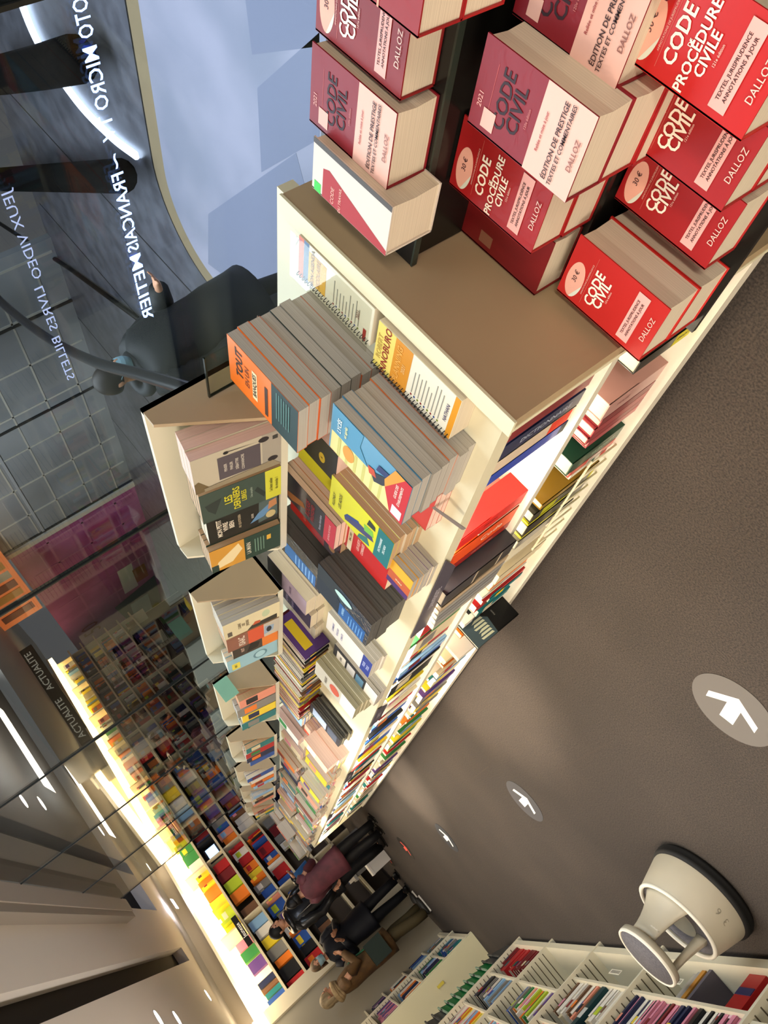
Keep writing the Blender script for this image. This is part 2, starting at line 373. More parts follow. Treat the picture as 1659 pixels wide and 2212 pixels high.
vs, fs = text_geo('50', .7, .0); m.add([(-.02, -v[0] + .9, v[1] + 2.3) for v in vs], fs, C('#7c1f35', .5)); m.build('lettering', t)
t = thing('shop_display', 'bright orange lit display of a shop above the purple poster', 'shop display', (XF - .4, 16.5, 1.9))
MB().box((0, -3.2, 0), (.3, .6, .9), emit('#c8602a', .8)).build('light_panel', t)
m = MB()
for k in range(8): m.box((-.01, -2.9 + k * .42, .1), (0, -2.6 + k * .42, .8), C(['#d9d9d0', '#8c2c1f', '#e0a43a'][k % 3], .5))
m.build('packaging', t)
m = MB(); m.box((XF - .5, 15, 2.86), (XF + 3, 26, 3.0), C('#c9c2b2', .5)); struct('trim_7', m)
m = MB(); m.box((4.0, 22, 2.95), (8.2, 22.3, 4.0), C('#4a4236', .5)); struct('wall_mall_2', m)
t = thing('aisle_sign', 'dark brown fascia with pale lettering repeated twice beyond the glass', 'sign', (6.6, 17.2, 2.72))
MB().box((-1.3, 0, -.2), (1.3, .1, .12), C('#2b241c', .5)).build('board', t)
vs, fs = text_geo('ACTUALITE', .2, .01)
for dx in (-.65, .65): MB().add([(v[0] + dx, -.012, v[1] - .04) for v in vs], fs, emit('#cfcabd', .35)).build('lettering', t)
m = MB(); m.box((1.2, -2.5, 3.9), (12, 40, 4.0), C('#3b3733', .6)); m.box((1.2, -2.5, 2.72), (1.24, 9.2, 3.9), C('#4a4642', .6)); struct('ceiling_mall', m)
# ================================================================== GONDOLA
YE = 9.95
G = thing('display_gondola', 'long white display gondola beside the glass with counter and two shelves', 'display shelf', (.7, 5.5, 0))
def part(mb, name): 
    o = mb.build(name, G); o.matrix_parent_inverse = Matrix.Translation((-.7, -5.5, 0)); return o
part(MB().box((.345, 1.045, 0), (1.0, 1.072, .848), TAN).box((.343, 1.072, .0), (1.0, 1.084, .848), CREAM).box((.341, 1.043, .848), (1.0, 1.086, .854), CREAM), 'end_panel')
part(MB().box((.375, 1.084, .775), (1.06, YE, .815), C('#d3ccae', .45)), 'counter')
part(MB().box((.345, 1.084, .055), (1.0, YE, .10), C('#d3ccb8', .45)), 'base_deck')
part(MB().box((.38, 1.084, .435), (.98, YE, .46), C('#d3ccb8', .45)), 'shelf')
part(MB().box((.74, 1.084, .10), (.76, YE, .775), C('#cdc6b2', .5)), 'back_panel')
part(MB().box((.44, 1.084, 0), (.98, YE, .055), C('#211d19', .8)), 'plinth')
for y in (2.42, 3.75, 5.05, 6.35, 7.65, 8.95): part(MB().box((.39, y, .10), (.74, y + .018, .775), C('#cdc6b2', .5)), 'divider')
part(MB().box((.36, YE, 0), (1.06, YE + .025, .83), CREAM), 'end_panel')
LEDW = emit('#fff0d2', 22)
part(MB().box((.43, 1.10, .766), (.455, YE - .02, .774), LEDW), 'light_strip')
part(MB().box((.43, 1.10, .427), (.45, YE - .02, .434), emit('#fff0d2', 9)), 'light_strip')
# grey shelf-edge talkers on the counter front
for y0, y1, st in ((1.72, 2.32, 'UNIVERSITE'), (3.25, 3.6, 'DROIT'), (4.9, 5.3, 'GESTION'), (7.0, 7.5, 'ECO')):
    t = thing('shelf_talker', 'dark violet grey label strip reading %s hanging on the counter edge' % st, 'sign', (.374, (y0 + y1) / 2, .79), 'label strips on the counter edge')
    h = (y1 - y0) / 2
    MB().prism([(-.004, -h, .02), (-.004, -h * .6, -.045), (-.004, h, -.045), (-.004, h, .02)], (.003, 0, 0), C('#4a4550', .4)).build('strip', t)
    vs, fs = text_geo(st, .03, .01); MB().add([(-.0048, -v[0], v[1] - .012) for v in vs], fs, C('#b9b4bd', .5)).build('lettering', t)
# ------------------------------------------------------------------ stepped black stand with the law codes
BLK = C('#141311', .25); BLE = C('#2c322b', .2)
S = thing('tiered_stand', 'stepped black acrylic stand carrying the red law books', 'display stand', (.65, .5, 0))
def spart(mb, name):
    o = mb.build(name, S); o.matrix_parent_inverse = Matrix.Translation((-.65, -.5, 0)); return o
spart(MB().box((.285, -.6, .418), (.525, 1.04, .43), BLK), 'step'); spart(MB().box((.512, -.6, .533), (.735, 1.04, .545), BLK), 'step')
spart(MB().box((.713, -.6, .753), (.99, 1.04, .765), BLK).box((.709, -.6, .753), (.713, 1.04, .766), BLE), 'step')
spart(MB().box((.516, -.6, .43), (.525, 1.04, .533), BLK), 'riser'); spart(MB().box((.726, -.6, .545), (.735, 1.04, .753), BLK), 'riser')
spart(MB().box((.44, -.6, 0), (.99, 1.04, .418), C('#12110f', .6)), 'base')
RED = C('#9c1a1c', .45, .1); RED2 = C('#b3211d', .45, .1); DRED = film('red_cover_in_film', '#7d1420', .07)
WT = '#efe3cf'
def code_decor(lines, big=.0185):
    d = [('e', .36, .875, .30, .088, '#e0a590'), ('p', [(.36 + .30 * math.cos(a), .875 + .088 * math.sin(a)) for a in [PI * (1.0 + k * .07) for k in range(8)]], '#cfd2c0'),
         ('t', '30 €', .42, .88, .013, '#5a3a3a'), ('r', .1, .742, .9, .745, '#c06a5c'), ('t', 'ANNOTATIONS DE JURISPRUDENCE', .5, .765, .0042, '#d8a090')]
    y = .665
    for s, k in lines:
        d.append(('t', s, .46, y, big * k, WT, 'CENTER', .022)); y -= .085 if k > .8 else .05
    d += [('t', '121e édition', .5, y + .02, .0055, '#e2b3a4'), ('r', .1, .175, .92, .30, '#e3a79c'), ('t', 'TEXTES, JURISPRUDENCE', .5, .262, .0072, '#3a1a1a'), ('t', 'ANNOTATIONS À JOUR', .5, .215, .0072, '#3a1a1a'),
          ('t', 'DALLOZ', .52, .075, .014, '#e6c2b2', 'CENTER', .0)]
    return d
CIV = code_decor([('CODE', 1.45), ('CIVIL', 1.45)]); PROC = code_decor([('CODE', 1.4), ('DE', .4), ('PROCÉDURE', 1.05), ('CIVILE', 1.05)])
PINK = [('r', 0, 0, 1, .43, '#dfb0a0'), ('t', '2021', .35, .93, .012, '#d69a92'), ('r', .12, .84, .8, .843, '#c2615c'), ('t', 'CODE', .5, .725, .031, '#2a1118', 'CENTER', .016), ('t', 'CIVIL', .5, .60, .031, '#2a1118', 'CENTER', .016),
        ('t', '120e édition', .5, .50, .006, '#b86a66'), ('r', .08, .76, .30, .88, '#d8ab9c'), ('t', 'Reliée et mise à jour', .5, .36, .007, '#9c3a3a'), ('t', 'ÉDITION DE PRESTIGE', .5, .235, .0115, '#3a2222'), ('t', 'TEXTES ET COMMENTAIRES', .5, .175, .0095, '#3a2222'), ('t', 'DALLOZ', .5, .065, .012, '#8a5a50')]
def code_pile(A, B, z, n, z0, decor, desc, toplab, mats, W=.13, L=None, hard=True, dy=0, topcov=None, page=None):
    a, b = at(*A, z=z), at(*B, z=z)
    L = L or min(.212, (a - b).length)
    yaw = math.atan2(a.y - b.y, a.x - b.x)
    pile((a.x + b.x) / 2 - L / 2, (a.y + b.y) / 2 - W + dy, z0, z, n, L, W, page or PAGE, mats, desc, 'law codes on the black stand', toplab, decor, hard, topcov=topcov, yaw=0, jit=.002)
code_pile((1205, 620), (1375, 785), .595, 2, .43, CIV, 'thick red law code on the lowest step against the tan panel', 'red law code at the lowest step end against the tan panel, topmost', [RED2], topcov=RED2)
code_pile((1330, 421), (1518, 588), .515, 1, .43, CIV, '', 'red civil code lying alone on the lowest step beside the end pile', [RED], topcov=RED)
code_pile((1345, 299), (1557, 457), .59, 2, .43, CIV, 'thick red law code on the lowest step, second pile', 'red civil code topmost on the lowest step, between two other red codes', [RED], topcov=RED)
code_pile((1347, 105), (1591, 318), .67, 3, .43, PROC, 'thick red law code on the lowest step under the procedure code', 'bright red procedure code topmost on the tall pile of the lowest step', [RED2], topcov=C('#b81f1c', .35, .2))
code_pile((1000, 460), (1165, 610), .62, 1, .545, [('r', .1, .6, .3, .75, '#8a5a44')], '', 'dark red law code on the middle step touching the tan panel', [C('#6d1517', .4)], W=.125, dy=.035, topcov=C('#741719', .4))
code_pile((969, 400), (1147, 545), .697, 2, .545, PROC, 'red law code on the middle step under the film wrapped pile', 'red procedure code topmost on the middle step near the tan panel', [RED], topcov=film('red_cover_film_b', '#9a1b1c', .07))
code_pile((1008, 270), (1223, 431), .768, 3, .545, PINK, 'film wrapped law code on the middle step under the prestige edition', 'dark red and pink prestige civil code in film, middle step', [RED], topcov=DRED)
code_pile((1105, 35), (1330, 188), .70, 2, .545, PINK, 'film wrapped law code on the middle step behind the prestige edition', 'second dark red and pink civil code in film, middle step', [RED], topcov=DRED, dy=.0)
code_pile((1160, -110), (1420, 50), .70, 2, .545, CIV, 'red law code on the middle step, last pile in view', 'red civil code on the middle step cut by the frame', [RED], topcov=DRED, dy=-.03)
code_pile((675, 393), (830, 562), .872, 1, .766, [('p', [(0, .86), (0, 0), (.1, 0), (.62, .78), (.56, .86)], '#a02024'), ('r', 0, .88, .2, .97, '#3bbf4a'), ('t', 'CODE', .2, .72, .012, '#e0a898'), ('t', 'DU TRAVAIL', .24, .62, .009, '#e0a898'), ('r', .9, 0, 1, 1, '#4a4440')], '', 'thick white and red law book on the top step against the tan panel', [RED], W=.1, L=.2, topcov=C('#c9beb0', .4), page=PAGE)
code_pile((669, 252), (833, 417), .851, 1, .766, PINK, '', 'prestige civil code with pink band on the top step', [RED], W=.132, topcov=DRED)
code_pile((681, 83), (859, 248), .835, 1, .766, CIV, '', 'red civil code with oval sticker on the top step', [RED], W=.13, dy=-.018, topcov=film('red_cover_film_c', '#7e1618', .07))
code_pile((690, -95), (900, 90), .915, 2, .766, [('r', .55, .62, .75, .72, '#1f4a46'), ('r', .55, .45, .75, .55, '#1f4a46'), ('t', '★', .65, .5, .01, '#d8d8c8'), ('r', .0, .38, 1, .40, '#d89a80')], 'red law code beneath the book with green squares', 'red book with dark green squares on the top step', [RED], W=.13, topcov=film('red_cover_film_d', '#8c1518', .07))
# ================================================================== PILES ON THE COUNTER
ZC = .8152
def planner(xa, yn, L, W, z0, z1, lab, acc, tlines):
    t = thing('spiral_planner', lab, 'planner', M=frame(*LIE, (xa + L / 2, yn + W / 2, z0)), group='spiral planners')
    w, l, T = W / 2, L / 2, z1 - z0
    MB().box((-w, -l, 0), (w, l, T - .002), PAGE).build('page_block', t)
    m = MB(); m.box((-w, -l, T - .002), (w, l, T), C('#ded9c4', .35, .3)); z = T + .0003
    for d in acc: m.poly([(-w + W * d[0], -l + L * d[1], z), (-w + W * d[2], -l + L * d[1], z), (-w + W * d[2], -l + L * d[3], z), (-w + W * d[0], -l + L * d[3], z)], C(d[4], .4)); z += .0001
    m.build('cover', t)
    m = MB()
    for st, u, v, sz, c in tlines: 
        vs, fs = text_geo(st, sz, .012); m.add(vs, fs, C(c), Matrix.Translation((-w + W * u, -l + L * v, T + .0012)))
    for k in range(9): m.box((-w + W * .2, -l + L * (.5 - k * .042), T + .0003), (-w + W * U(.5, .85), -l + L * (.5 - k * .042) + .0022, T + .0006), C('#8a8a80')); m.box((-w + W * .13, -l + L * (.5 - k * .042) - .001, T + .0003), (-w + W * .17, -l + L * (.5 - k * .042) + .003, T + .0006), C(['#7a2020', '#203a7a', '#6a7a20'][k % 3]))
    m.build('lettering', t)
    m = MB(); n = 26
    for k in range(n):
        y = -l + L * (k + .5) / n
        m.tube([(-w + .006 + .009 * math.cos(a), y + .0025 * math.sin(a / 2), T * .55 + (T * .62) * math.sin(a)) for a in [i * PI / 5 for i in range(11)]], .0011, C('#17171d', .3, 0, .6), 4, caps=False)
    m.build('spiral_binding', t)
planner(.447, 1.09, .228, .122, ZC, .866, 'spiral planner with yellow and orange header beside the counter corner', [(0, .78, 1, 1, '#dcc766'), (0, .57, 1, .78, '#c9862a'), (0, 0, 1, .06, '#cf8c24')],
        [('ROBERT', .5, .945, .018, '#b89a4a'), ('INNOBURO', .5, .865, .024, '#8a2a20'), ('PLANNING', .5, .71, .02, '#dca04a'), ('2021', .5, .64, .013, '#d9b070'), ('NATHAN', .5, .10, .012, '#4a3a60')])
planner(.70, 1.09, .232, .105, ZC, .856, 'spiral planner under a clear sheet, yellow block and red corner band', [(0, .86, 1, .93, '#5a78a0'), (0, .93, 1, 1, '#d0705c'), (.1, .62, .85, .86, '#d9a838'), (.0, .06, .3, .1, '#9c2a22')],
        [('MON AGENDA', .5, .8, .014, '#6a3a20'), ('SCOLAIRE', .5, .72, .016, '#a8742a'), ('2021', .5, .18, .012, '#7a4a3a')])
t = thing('clear_sheet', 'clear plastic sheet lying over the spiral planner with yellow block', 'plastic sheet', (.82, 1.15, .868))
MB().box((-.125, -.07, 0), (.125, .05, .0012), glassmat('clear_plastic', '#f6f6f2', 1.2)).build('sheet', t)
def cpile(na, z, n, L, W, page, covers, decor, desc, lab, top, group, dx=0, z0=ZC, hard=False, jit=.004, yaw=0):
    p = at(*na, z=z)
    pile(p.x + dx, p.y, z0, z, n, L, W, page, covers, desc, group, lab, decor, hard, topcov=top, jit=jit, yaw=yaw)
FR, RR = 'book piles along the aisle edge of the counter', 'book piles along the rear of the counter'
stripes = [('r', 0, .3 + k * .11, .42, .335 + k * .11, '#b9b467') for k in range(6)]
cpile((892, 1054), .985, 7, .238, .152, PAGEG, ['#8f8a80', '#a8a298', '#c4622c', '#8f8a80', '#8f8a80', '#3f6a80', '#8f8a80'],
      [('r', 0, .12, .45, .98, '#d2cb86')] + stripes + [('p', [(.45, .98), (1, .98), (1, .6), (.7, .62), (.45, .5)], '#4a86a4'), ('e', .28, .74, .16, .075, '#cf8b36'), ('p', [(.3, .40), (.45, .46), (.62, .30), (.72, .22), (.6, .2), (.4, .3)], '#2b2f3a'), ('p', [(.38, .47), (.52, .50), (.55, .42), (.42, .38)], '#b5452c'),
       ('p', [(.6, .4), (.75, .38), (.78, .24), (.66, .25)], '#26345f'), ('p', [(0, 0), (1, 0), (1, .08), (.45, .27), (0, .16)], '#b3242c'), ('p', [(.45, .27), (1, .08), (1, .20), (.6, .29)], '#c98a32'), ('r', .04, .03, .26, .15, '#c9ccd6'), ('t', 'GUIDE DES', .6, .14, .010, '#f0dcd0'), ('t', 'ÉTABLISSEMENTS', .58, .085, .0095, '#f0dcd0'), ('t', 'LYCÉE', .7, .88, .016, '#d8e0d8'), ('t', 'et après', .7, .8, .012, '#e0d890')],
      'pale textbook in the pile below the blue beach cover', 'blue and yellow guidebook with beach figure and red corner', C('#4a86a4', .35, .3), FR)
p = at(1005, 1045, z=.85)
pile(.428, 1.42, ZC, .862, 3, .2, .16, PAGEP, ['#b03a2c', '#cfc3b0'], 'thin red booklet on the counter', 'thin books between the two guide piles', 'red booklet with white title showing between the guide piles', [('t', 'MÉTIERS', .5, .2, .018, '#f0e0d0')], topcov=C('#b3352a', .4))
tag(MB().add([(0, 0, 0), (.004, .012, .001), (-.075, .02, -.02), (-.08, .006, -.022)], [(0, 1, 2, 3)], C('#6b5f58', .5)).add([(-.002, 0, -.001), (.002, .012, -.0005), (-.077, .02, -.0215), (-.082, .006, -.0235)], [(3, 2, 1, 0)], C('#6b5f58', .5)).build('bookmark_ribbon'), 'brown bookmark ribbon hanging from the red booklet on the counter', 'ribbon').location = (.428, 1.46, .862)
cpile((852, 1175), .912, 5, .24, .152, PAGEB, ['#c9bea8', '#2f8a8c', '#c9bea8', '#c9bea8', '#d0c93a'],
      [('p', [(.1, .72), (.2, .74), (.46, .52), (.5, .3), (.36, .26), (.26, .42)], '#3f3f66'), ('p', [(.2, .74), (.34, .7), (.5, .52), (.44, .5)], '#27407a'), ('p', [(.42, .42), (.62, .44), (.66, .3), (.5, .27)], '#6fae3c'), ('p', [(.0, .5), (.16, .48), (.3, .36), (.1, .3)], '#2b6a66'), ('p', [(.7, .4), (.9, .38), (.86, .28), (.74, .27)], '#27302c'), ('r', 0, 0, 1, .235, '#17676a'), ('t', 'DICTIONNAIRE', .52, .165, .0105, '#dff0ee'), ('t', "DE L'ADO", .52, .10, .0105, '#dff0ee'),
       ('t', 'ALLONS-Y', .36, .92, .014, '#3a3a20'), ('t', 'LES ADOS', .5, .82, .016, '#3a3a20')], 'buff edged paperback below the lime yellow cover', 'lime yellow paperback with purple figure and teal foot', C('#d0cf22', .35, .3), FR)
cpile((893, 1258), .90, 5, .082, .125, PAGEG, ['#d8cdb0', '#5a3f7a', '#d8cdb0', '#c98a2a', '#5a3f7a'], [('r', .5, 0, 1, 1, '#d3a02c'), ('r', .22, 0, .58, 1, '#b0522c'), ('r', 0, 0, .22, 1, '#46285f'), ('t', 'MINI', .4, .5, .012, '#f0d8b0', 'CENTER', .012, PI / 2)],
      'pocket guide below the purple and yellow one', 'small purple, orange and yellow pocket guide at the counter edge', C('#d3a02c', .4), FR)
p = at(868, 1255, z=.875)
pile(.475, 1.845, ZC, .88, 3, .23, .165, PAGE, ['#a8201f', '#c9bea8'], 'red hardback below the titled red one', FR, 'red book with white label band beside the dark wrapped pile', [('r', 0, .66, 1, .74, '#d3c7a8'), ('t', 'BAC 2021', .5, .7, .012, '#3a3020'), ('t', 'LES SUJETS', .5, .55, .014, '#e8c0b0'), ('t', 'CORRIGÉS', .5, .47, .014, '#e8c0b0')], topcov=C('#b01f1d', .4))
cpile((803, 1351), .955, 7, .245, .19, PAGEK, ['#4a4842', '#3a3834', '#55524a'], [('r', 0, .06, .5, .55, '#1d4f86'), ('r', .5, .6, 1, 1, '#20282c'), ('r', 0, .55, .55, 1, '#14202c'), ('t', 'UNIVERS', .3, .47, .014, '#9cc4e0')] + [('r', .06, .1 + k * .05, .4, .115 + k * .05, '#5d8fc0') for k in range(6)] + [('e', .78, .5, .1, .16, '#a8c8c0')],
      'grey edged atlas below the blue wrapped atlas', 'film wrapped blue and black atlas on the dark pile', film('dark_blue_film', '#16283a', 1), FR)
cpile((805, 1436), .882, 4, .248, .165, PAGEG, ['#cfcac0', '#b8b4ac'], [('r', .0, .0, 1, .2, '#26357c'), ('t', 'POUR', .5, .14, .018, '#b8c0e0'), ('t', 'TOUS', .5, .06, .018, '#b8c0e0')] + [('t', s, .5, .85 - k * .1, .014, '#8a86a8') for k, s in enumerate(('GRAMMAIRE', 'FRANÇAISE', 'COMPLÈTE'))],
      'white paperback below the navy labelled one', 'white paperback with navy block at its foot', C('#d5d0c6', .4), FR)
cpile((816, 1503), .862, 3, .262, .16, PAGEG, ['#bfb9ae', '#8f8b84'], [('r', .25, .72, .8, .92, '#cfc6b4'), ('r', .2, .5, .8, .68, '#b9b4ac'), ('r', .2, .3, .8, .47, '#4e7388'), ('r', 0, 0, 1, .26, '#d8cfc0'), ('t', 'LIVRE', .5, .82, .016, '#3a3a3a')],
      'grey paperback below the panelled black one', 'black paperback with grey and blue panels', C('#22242c', .4), FR)
cpile((768, 1533), .935, 6, .25, .165, noisy('olive_pages', '#857f64', '#a39c7c', 60, .75, (.02, .02, 10), 2, 0, .3, .7), ['#b4ae92', '#c9c3aa'], [('r', 0, 0, 1, .34, '#d8d3c8'), ('e', .5, .5, .3, .12, '#b8503c'), ('t', 'ANGLAIS', .5, .72, .02, '#5a5248')],
      'olive edged paperback below the white one', 'white paperback with red spot on the olive edged pile', C('#c4bfae', .35, .4), FR)
cpile((735, 1600), .895, 7, .24, .16, PAGEK, ['#1a1a18', '#6d6a58', '#1a1a18'], [('r', .1, .1, .9, .4, '#3a4250'), ('r', .1, .45, .9, .9, '#8a9ab0')], 'black spiral notebook in the pile', 'black notebook with blue grey cover panels', C('#20242c', .4), FR, jit=.01)
cpile((718, 1640), .90, 5, .25, .16, PAGEP, ['#c7503a', '#5a3fa0', '#d8b8a8'], [('r', 0, 0, .3, 1, '#c9442c'), ('t', 'ESPAGNOL', .5, .6, .018, '#e8dcd0')], 'pink edged paperback below the salmon one', 'salmon paperback with red stripe near the olive pile', C('#cfa392', .4), FR)
cpile((690, 1690), .885, 4, .25, .17, PAGE, ['#cfc4a8', '#1e6f72'], [('t', 'Lefebvre', .5, .55, .03, '#3a3628', 'CENTER', .0, 0), ('r', 0, 0, .5, .2, '#2f7f78'), ('r', .5, 0, 1, .2, '#8fb06a')], 'cream paperback below the one with green foot', 'cream paperback with dark title and green foot', C('#c9bfa4', .4), FR)
# rear row
def rpile(xa, yn, z, n, L, W, page, covers, decor, desc, lab, top, z0=ZC, jit=.004, group=RR): pile(xa, yn, z0, z, n, L, W, page, covers, desc, group, lab, decor, topcov=top, jit=jit)
rpile(.695, 1.27, 1.035, 8, .245, .152, PAGEG, ['#9a9284', '#c45a2a', '#9a9284', '#1c302e', '#9a9284', '#c45a2a', '#d86a1e'],
      [('r', 0, .0, 1, .37, '#14302f'), ('t', 'TOUT', .62, .83, .034, '#2a1c10', 'CENTER', .03), ('t', 'EN UN', .5, .72, .022, '#7a3a10'), ('r', .18, .575, .8, .645, '#d8c79a'), ('t', 'BANQUES', .5, .61, .017, '#2a1c10', 'CENTER', .02), ('r', .1, .42, .75, .465, '#3a2410')] + [('r', .3, .29 - k * .035, .9, .30 - k * .035, '#55807a') for k in range(6)],
      'grey edged textbook below the orange one', 'orange and dark green textbook on the tall rear pile', C('#db6a14', .4))
pp = at(706, 1003, z=.90)
rpile(.70, 1.565, .905, 2, .2, .13, PAGEP, ['#b8a890', '#17140f'], [('e', .4, .28, .16, .06, '#b59a24'), ('t', 'A', .4, .28, .012, '#3a3010')], 'black book under the emblem one', 'black book with small yellow emblem behind the orange pile', C('#16130f', .4))
rpile(.555 + .13, 1.712, .875, 2, .2, .12, PAGEP, ['#c6c024', '#d8c8b8'], [], 'lime book under the other lime one', 'plain lime green book peeping behind the black emblem book', C('#c3bf1c', .4))
p4 = at(727, 1139, z=.925)
rpile(p4.x, p4.y, .925, 6, .24, .145, PAGEP, ['#a89a60', '#cf4a3a', '#c2b28c'], [('r', 0, 0, 1, .2, '#b02a38'), ('p', [(.1, .98), (.3, .9), (.5, .6), (.35, .55), (.1, .8)], '#8a5a30'), ('t', 'ROUGE', .5, .50, .026, '#8c2a34', 'CENTER', .02), ('t', 'PROFOND', .5, .41, .02, '#8c2a34', 'CENTER', .02), ('t', 'Roman historique', .5, .27, .012, '#a8a8b8'), ('t', 'EDITION DE POCHE', .5, .1, .010, '#e0a8a8')],
      'buff edged novel below the navy and red one', 'navy novel with crimson title and red foot', C('#1b1824', .35, .3))
rpile(p4.x + .01, p4.y + .16, .885, 3, .24, .15, PAGEB, ['#4a3a30', '#5c4634'], [('r', .0, .0, 1, .3, '#3a1612'), ('t', 'LE GRAND LIVRE', .5, .7, .013, '#c98a7a'), ('e', .6, .35, .16, .06, '#6a8a5a'), ('e', .3, .15, .12, .06, '#b0702a')], 'brown edged book below the dark red one', 'dark red book with faint title behind the navy novel', C('#9c2420', .4))
rpile(p4.x + .03, p4.y + .36, .93, 3, .25, .17, PAGEK, ['#2a2a28', '#3c3a34'], [('r', .05, .1, .55, .75, '#2c5c90'), ('t', 'CIEL', .3, .85, .022, '#7ab0d8')] + [('r', .1, .15 + k * .07, .5, .17 + k * .07, '#80a8d0') for k in range(6)], 'dark wrapped book below the blue one', 'film wrapped dark book with blue picture panel, rear row', film('dark_film_b', '#1a1d1e', 1))
p7 = at(662, 1301, z=.905)
rpile(p7.x, p7.y, .905, 2, .24, .14, PAGE, ['#c9c3a4', '#a8a288'], [('r', 0, .62, 1, 1, '#17151d'), ('r', 0, 0, 1, .62, '#a596a8'), ('t', 'SAVOIRS', .5, .4, .018, '#6a5a78')], 'cream edged book below the lavender one', 'lavender and black book in the rear row', C('#a596a8', .4))
rpile(p7.x - .01, p7.y + .165, .885, 2, .25, .14, PAGE, ['#d3cdb6', '#2f2858'], [('t', 'HISTOIRE', .3, .6, .018, '#a8a0c8', 'CENTER', .01), ('t', 'DES ARTS', .3, .45, .016, '#a8a0c8')], 'pale book below the dark violet one', 'dark violet book with pale title in the rear row', C('#2b2450', .4))
rpile(p7.x - .02, p7.y + .33, .862, 3, .25, .15, PAGE, ['#d3cdb6', '#c6c0aa'], [('t', 'ATLAS', .5, .6, .02, '#a8a49a'), ('r', 0, 0, 1, .1, '#b9b4a6')], 'white book below the plain white one', 'plain white book in the rear row past the violet one', C('#d0cabc', .4))
# generic piles farther along the counter
def far_piles(x0, x1, y, yend, rowname, group, zlo, zhi):
    k = 0
    while y < yend:
        k += 1
        W = U(.14, .2); L = min(U(.2, .26), x1 - x0); n = random.choice([2, 3, 3, 4, 4, 5]); z = U(zlo, zhi); T = (z - ZC) / n
        T = max(.012, round(T, 3)); W = round(W, 2); L = round(L, 2)
        base = random.choice(PN + ['white', 'cream', 'grey', 'white', 'cream']); xa = x0 + U(0, .03); pg = random.choice([PAGE, PAGEG, PAGEP, PAGE])
        for i in range(n):
            c = base if i < n - 1 and rnd() < .6 else random.choice(PN + ['white', 'cream', 'grey', 'white', 'salmon'])
            me = plain_book(W, L, T, PAL[c], pg, PAL[random.choice(PN)] if i == n - 1 else None)
            far_book(me, frame(*LIE, (xa + L / 2 + U(-.006, .006), y + W / 2 + U(-.004, .004), ZC + i * T)) @ rot_z(U(-.03, .03)), '%s book, %s from the top, %s pile of the %s' % (c, ORD(n - i), ORD(k), rowname), group)
        y += W + U(.015, .05)
far_piles(.405, .66, 4.35, 9.6, 'far aisle-edge row', FR, .85, .97)
far_piles(.70, .97, 4.3, 9.6, 'far rear row', RR, .84, .95)
# magazines standing in the gap of the rear row
y = 3.12; k = 0
while y < 4.25:
    k += 1; T = round(random.choice([.008, .012, .016, .022]), 3); c = 'purple' if k == 1 else random.choice(['black', 'grey', 'brown', 'dark red', 'white', 'red', 'black', 'yellow'])
    o = link('magazine', plain_book(.21, .13, T, PAL[c], None, PAL[random.choice(PN)]), M=frame(*SPINE, (.70 + .105 + U(0, .02), y + T, ZC + .066)))
    tag(o, '%s magazine standing %s in the row behind the olive edged pile' % (c, ORD(k)), 'magazine', 'magazines standing in the rear row'); y += T + U(.001, .006)
# ================================================================== BINS WITH FACE-OUT BOOKS
BINW = C('#d5cfb6', .45)
def bin_at(xb, y0, y1, desc):
    t = thing('display_bin', 'white slanted display bin holding face out books, %s' % desc, 'display bin', (xb, (y0 + y1) / 2, .95), 'slanted bins above the counter')
    x0 = -.2; h = .27; l = (y1 - y0) / 2; th = .012
    MB().box((-.014, -l, 0), (0, l, h), BINW).build('back_panel', t)
    prof = [(x0, 0), (0, 0), (0, h), (-.055, h), (x0, .03)]
    for s, y in ((1, -l), (-1, l - th)): MB().prism([(a, y, b) for a, b in prof], (0, th, 0), TAN if s == 1 else BINW).build('side_panel', t)
    MB().box((x0, -l, 0), (0, l, .012), BINW).build('bottom_panel', t)
    MB().box((x0 - .004, -l, .0), (x0, l, .022), C('#d8d4c0', .2)).build('front_lip', t)
    return t
def bin_books(xb, y, W, L, T, n, cov, decor, lab, desc, group, page=None, parts=True, c2=None, dz=0, LEAN=math.radians(12), ahead=.0):
    """n copies leaning back against the bin, front one titled"""
    x0 = xb - .2 + .008
    nrm = Vector((-math.cos(LEAN), 0, math.sin(LEAN))); up = Vector((math.sin(LEAN), 0, math.cos(LEAN)))
    for i in range(n):      # 0 = front
        base = Vector((x0 + .03 - ahead, y + W / 2, .964 + dz)) + up * (L / 2) - nrm * (T * (i + 1) + .0005 * i) + Vector((0, U(-.004, .004), 0)) + nrm * (n * T * .5)
        M = frame((0, -1, 0), up, nrm, base)
        l2 = lab if i == 0 else '%s, %s copy back from the front' % (desc, ORD(i + 1))
        if parts: put_book(book_meshes(W, L, T, cov, None, page, False, decor if i == 0 else ()), M, l2, group=group)
        else: far_book(plain_book(W, L, T, c2, page, PAL[random.choice(PN)] if i == 0 else None), M, l2, group)
BG = 'face out books in the first bin'
bin_at(1.04, 1.5, 2.235, 'first of the row')
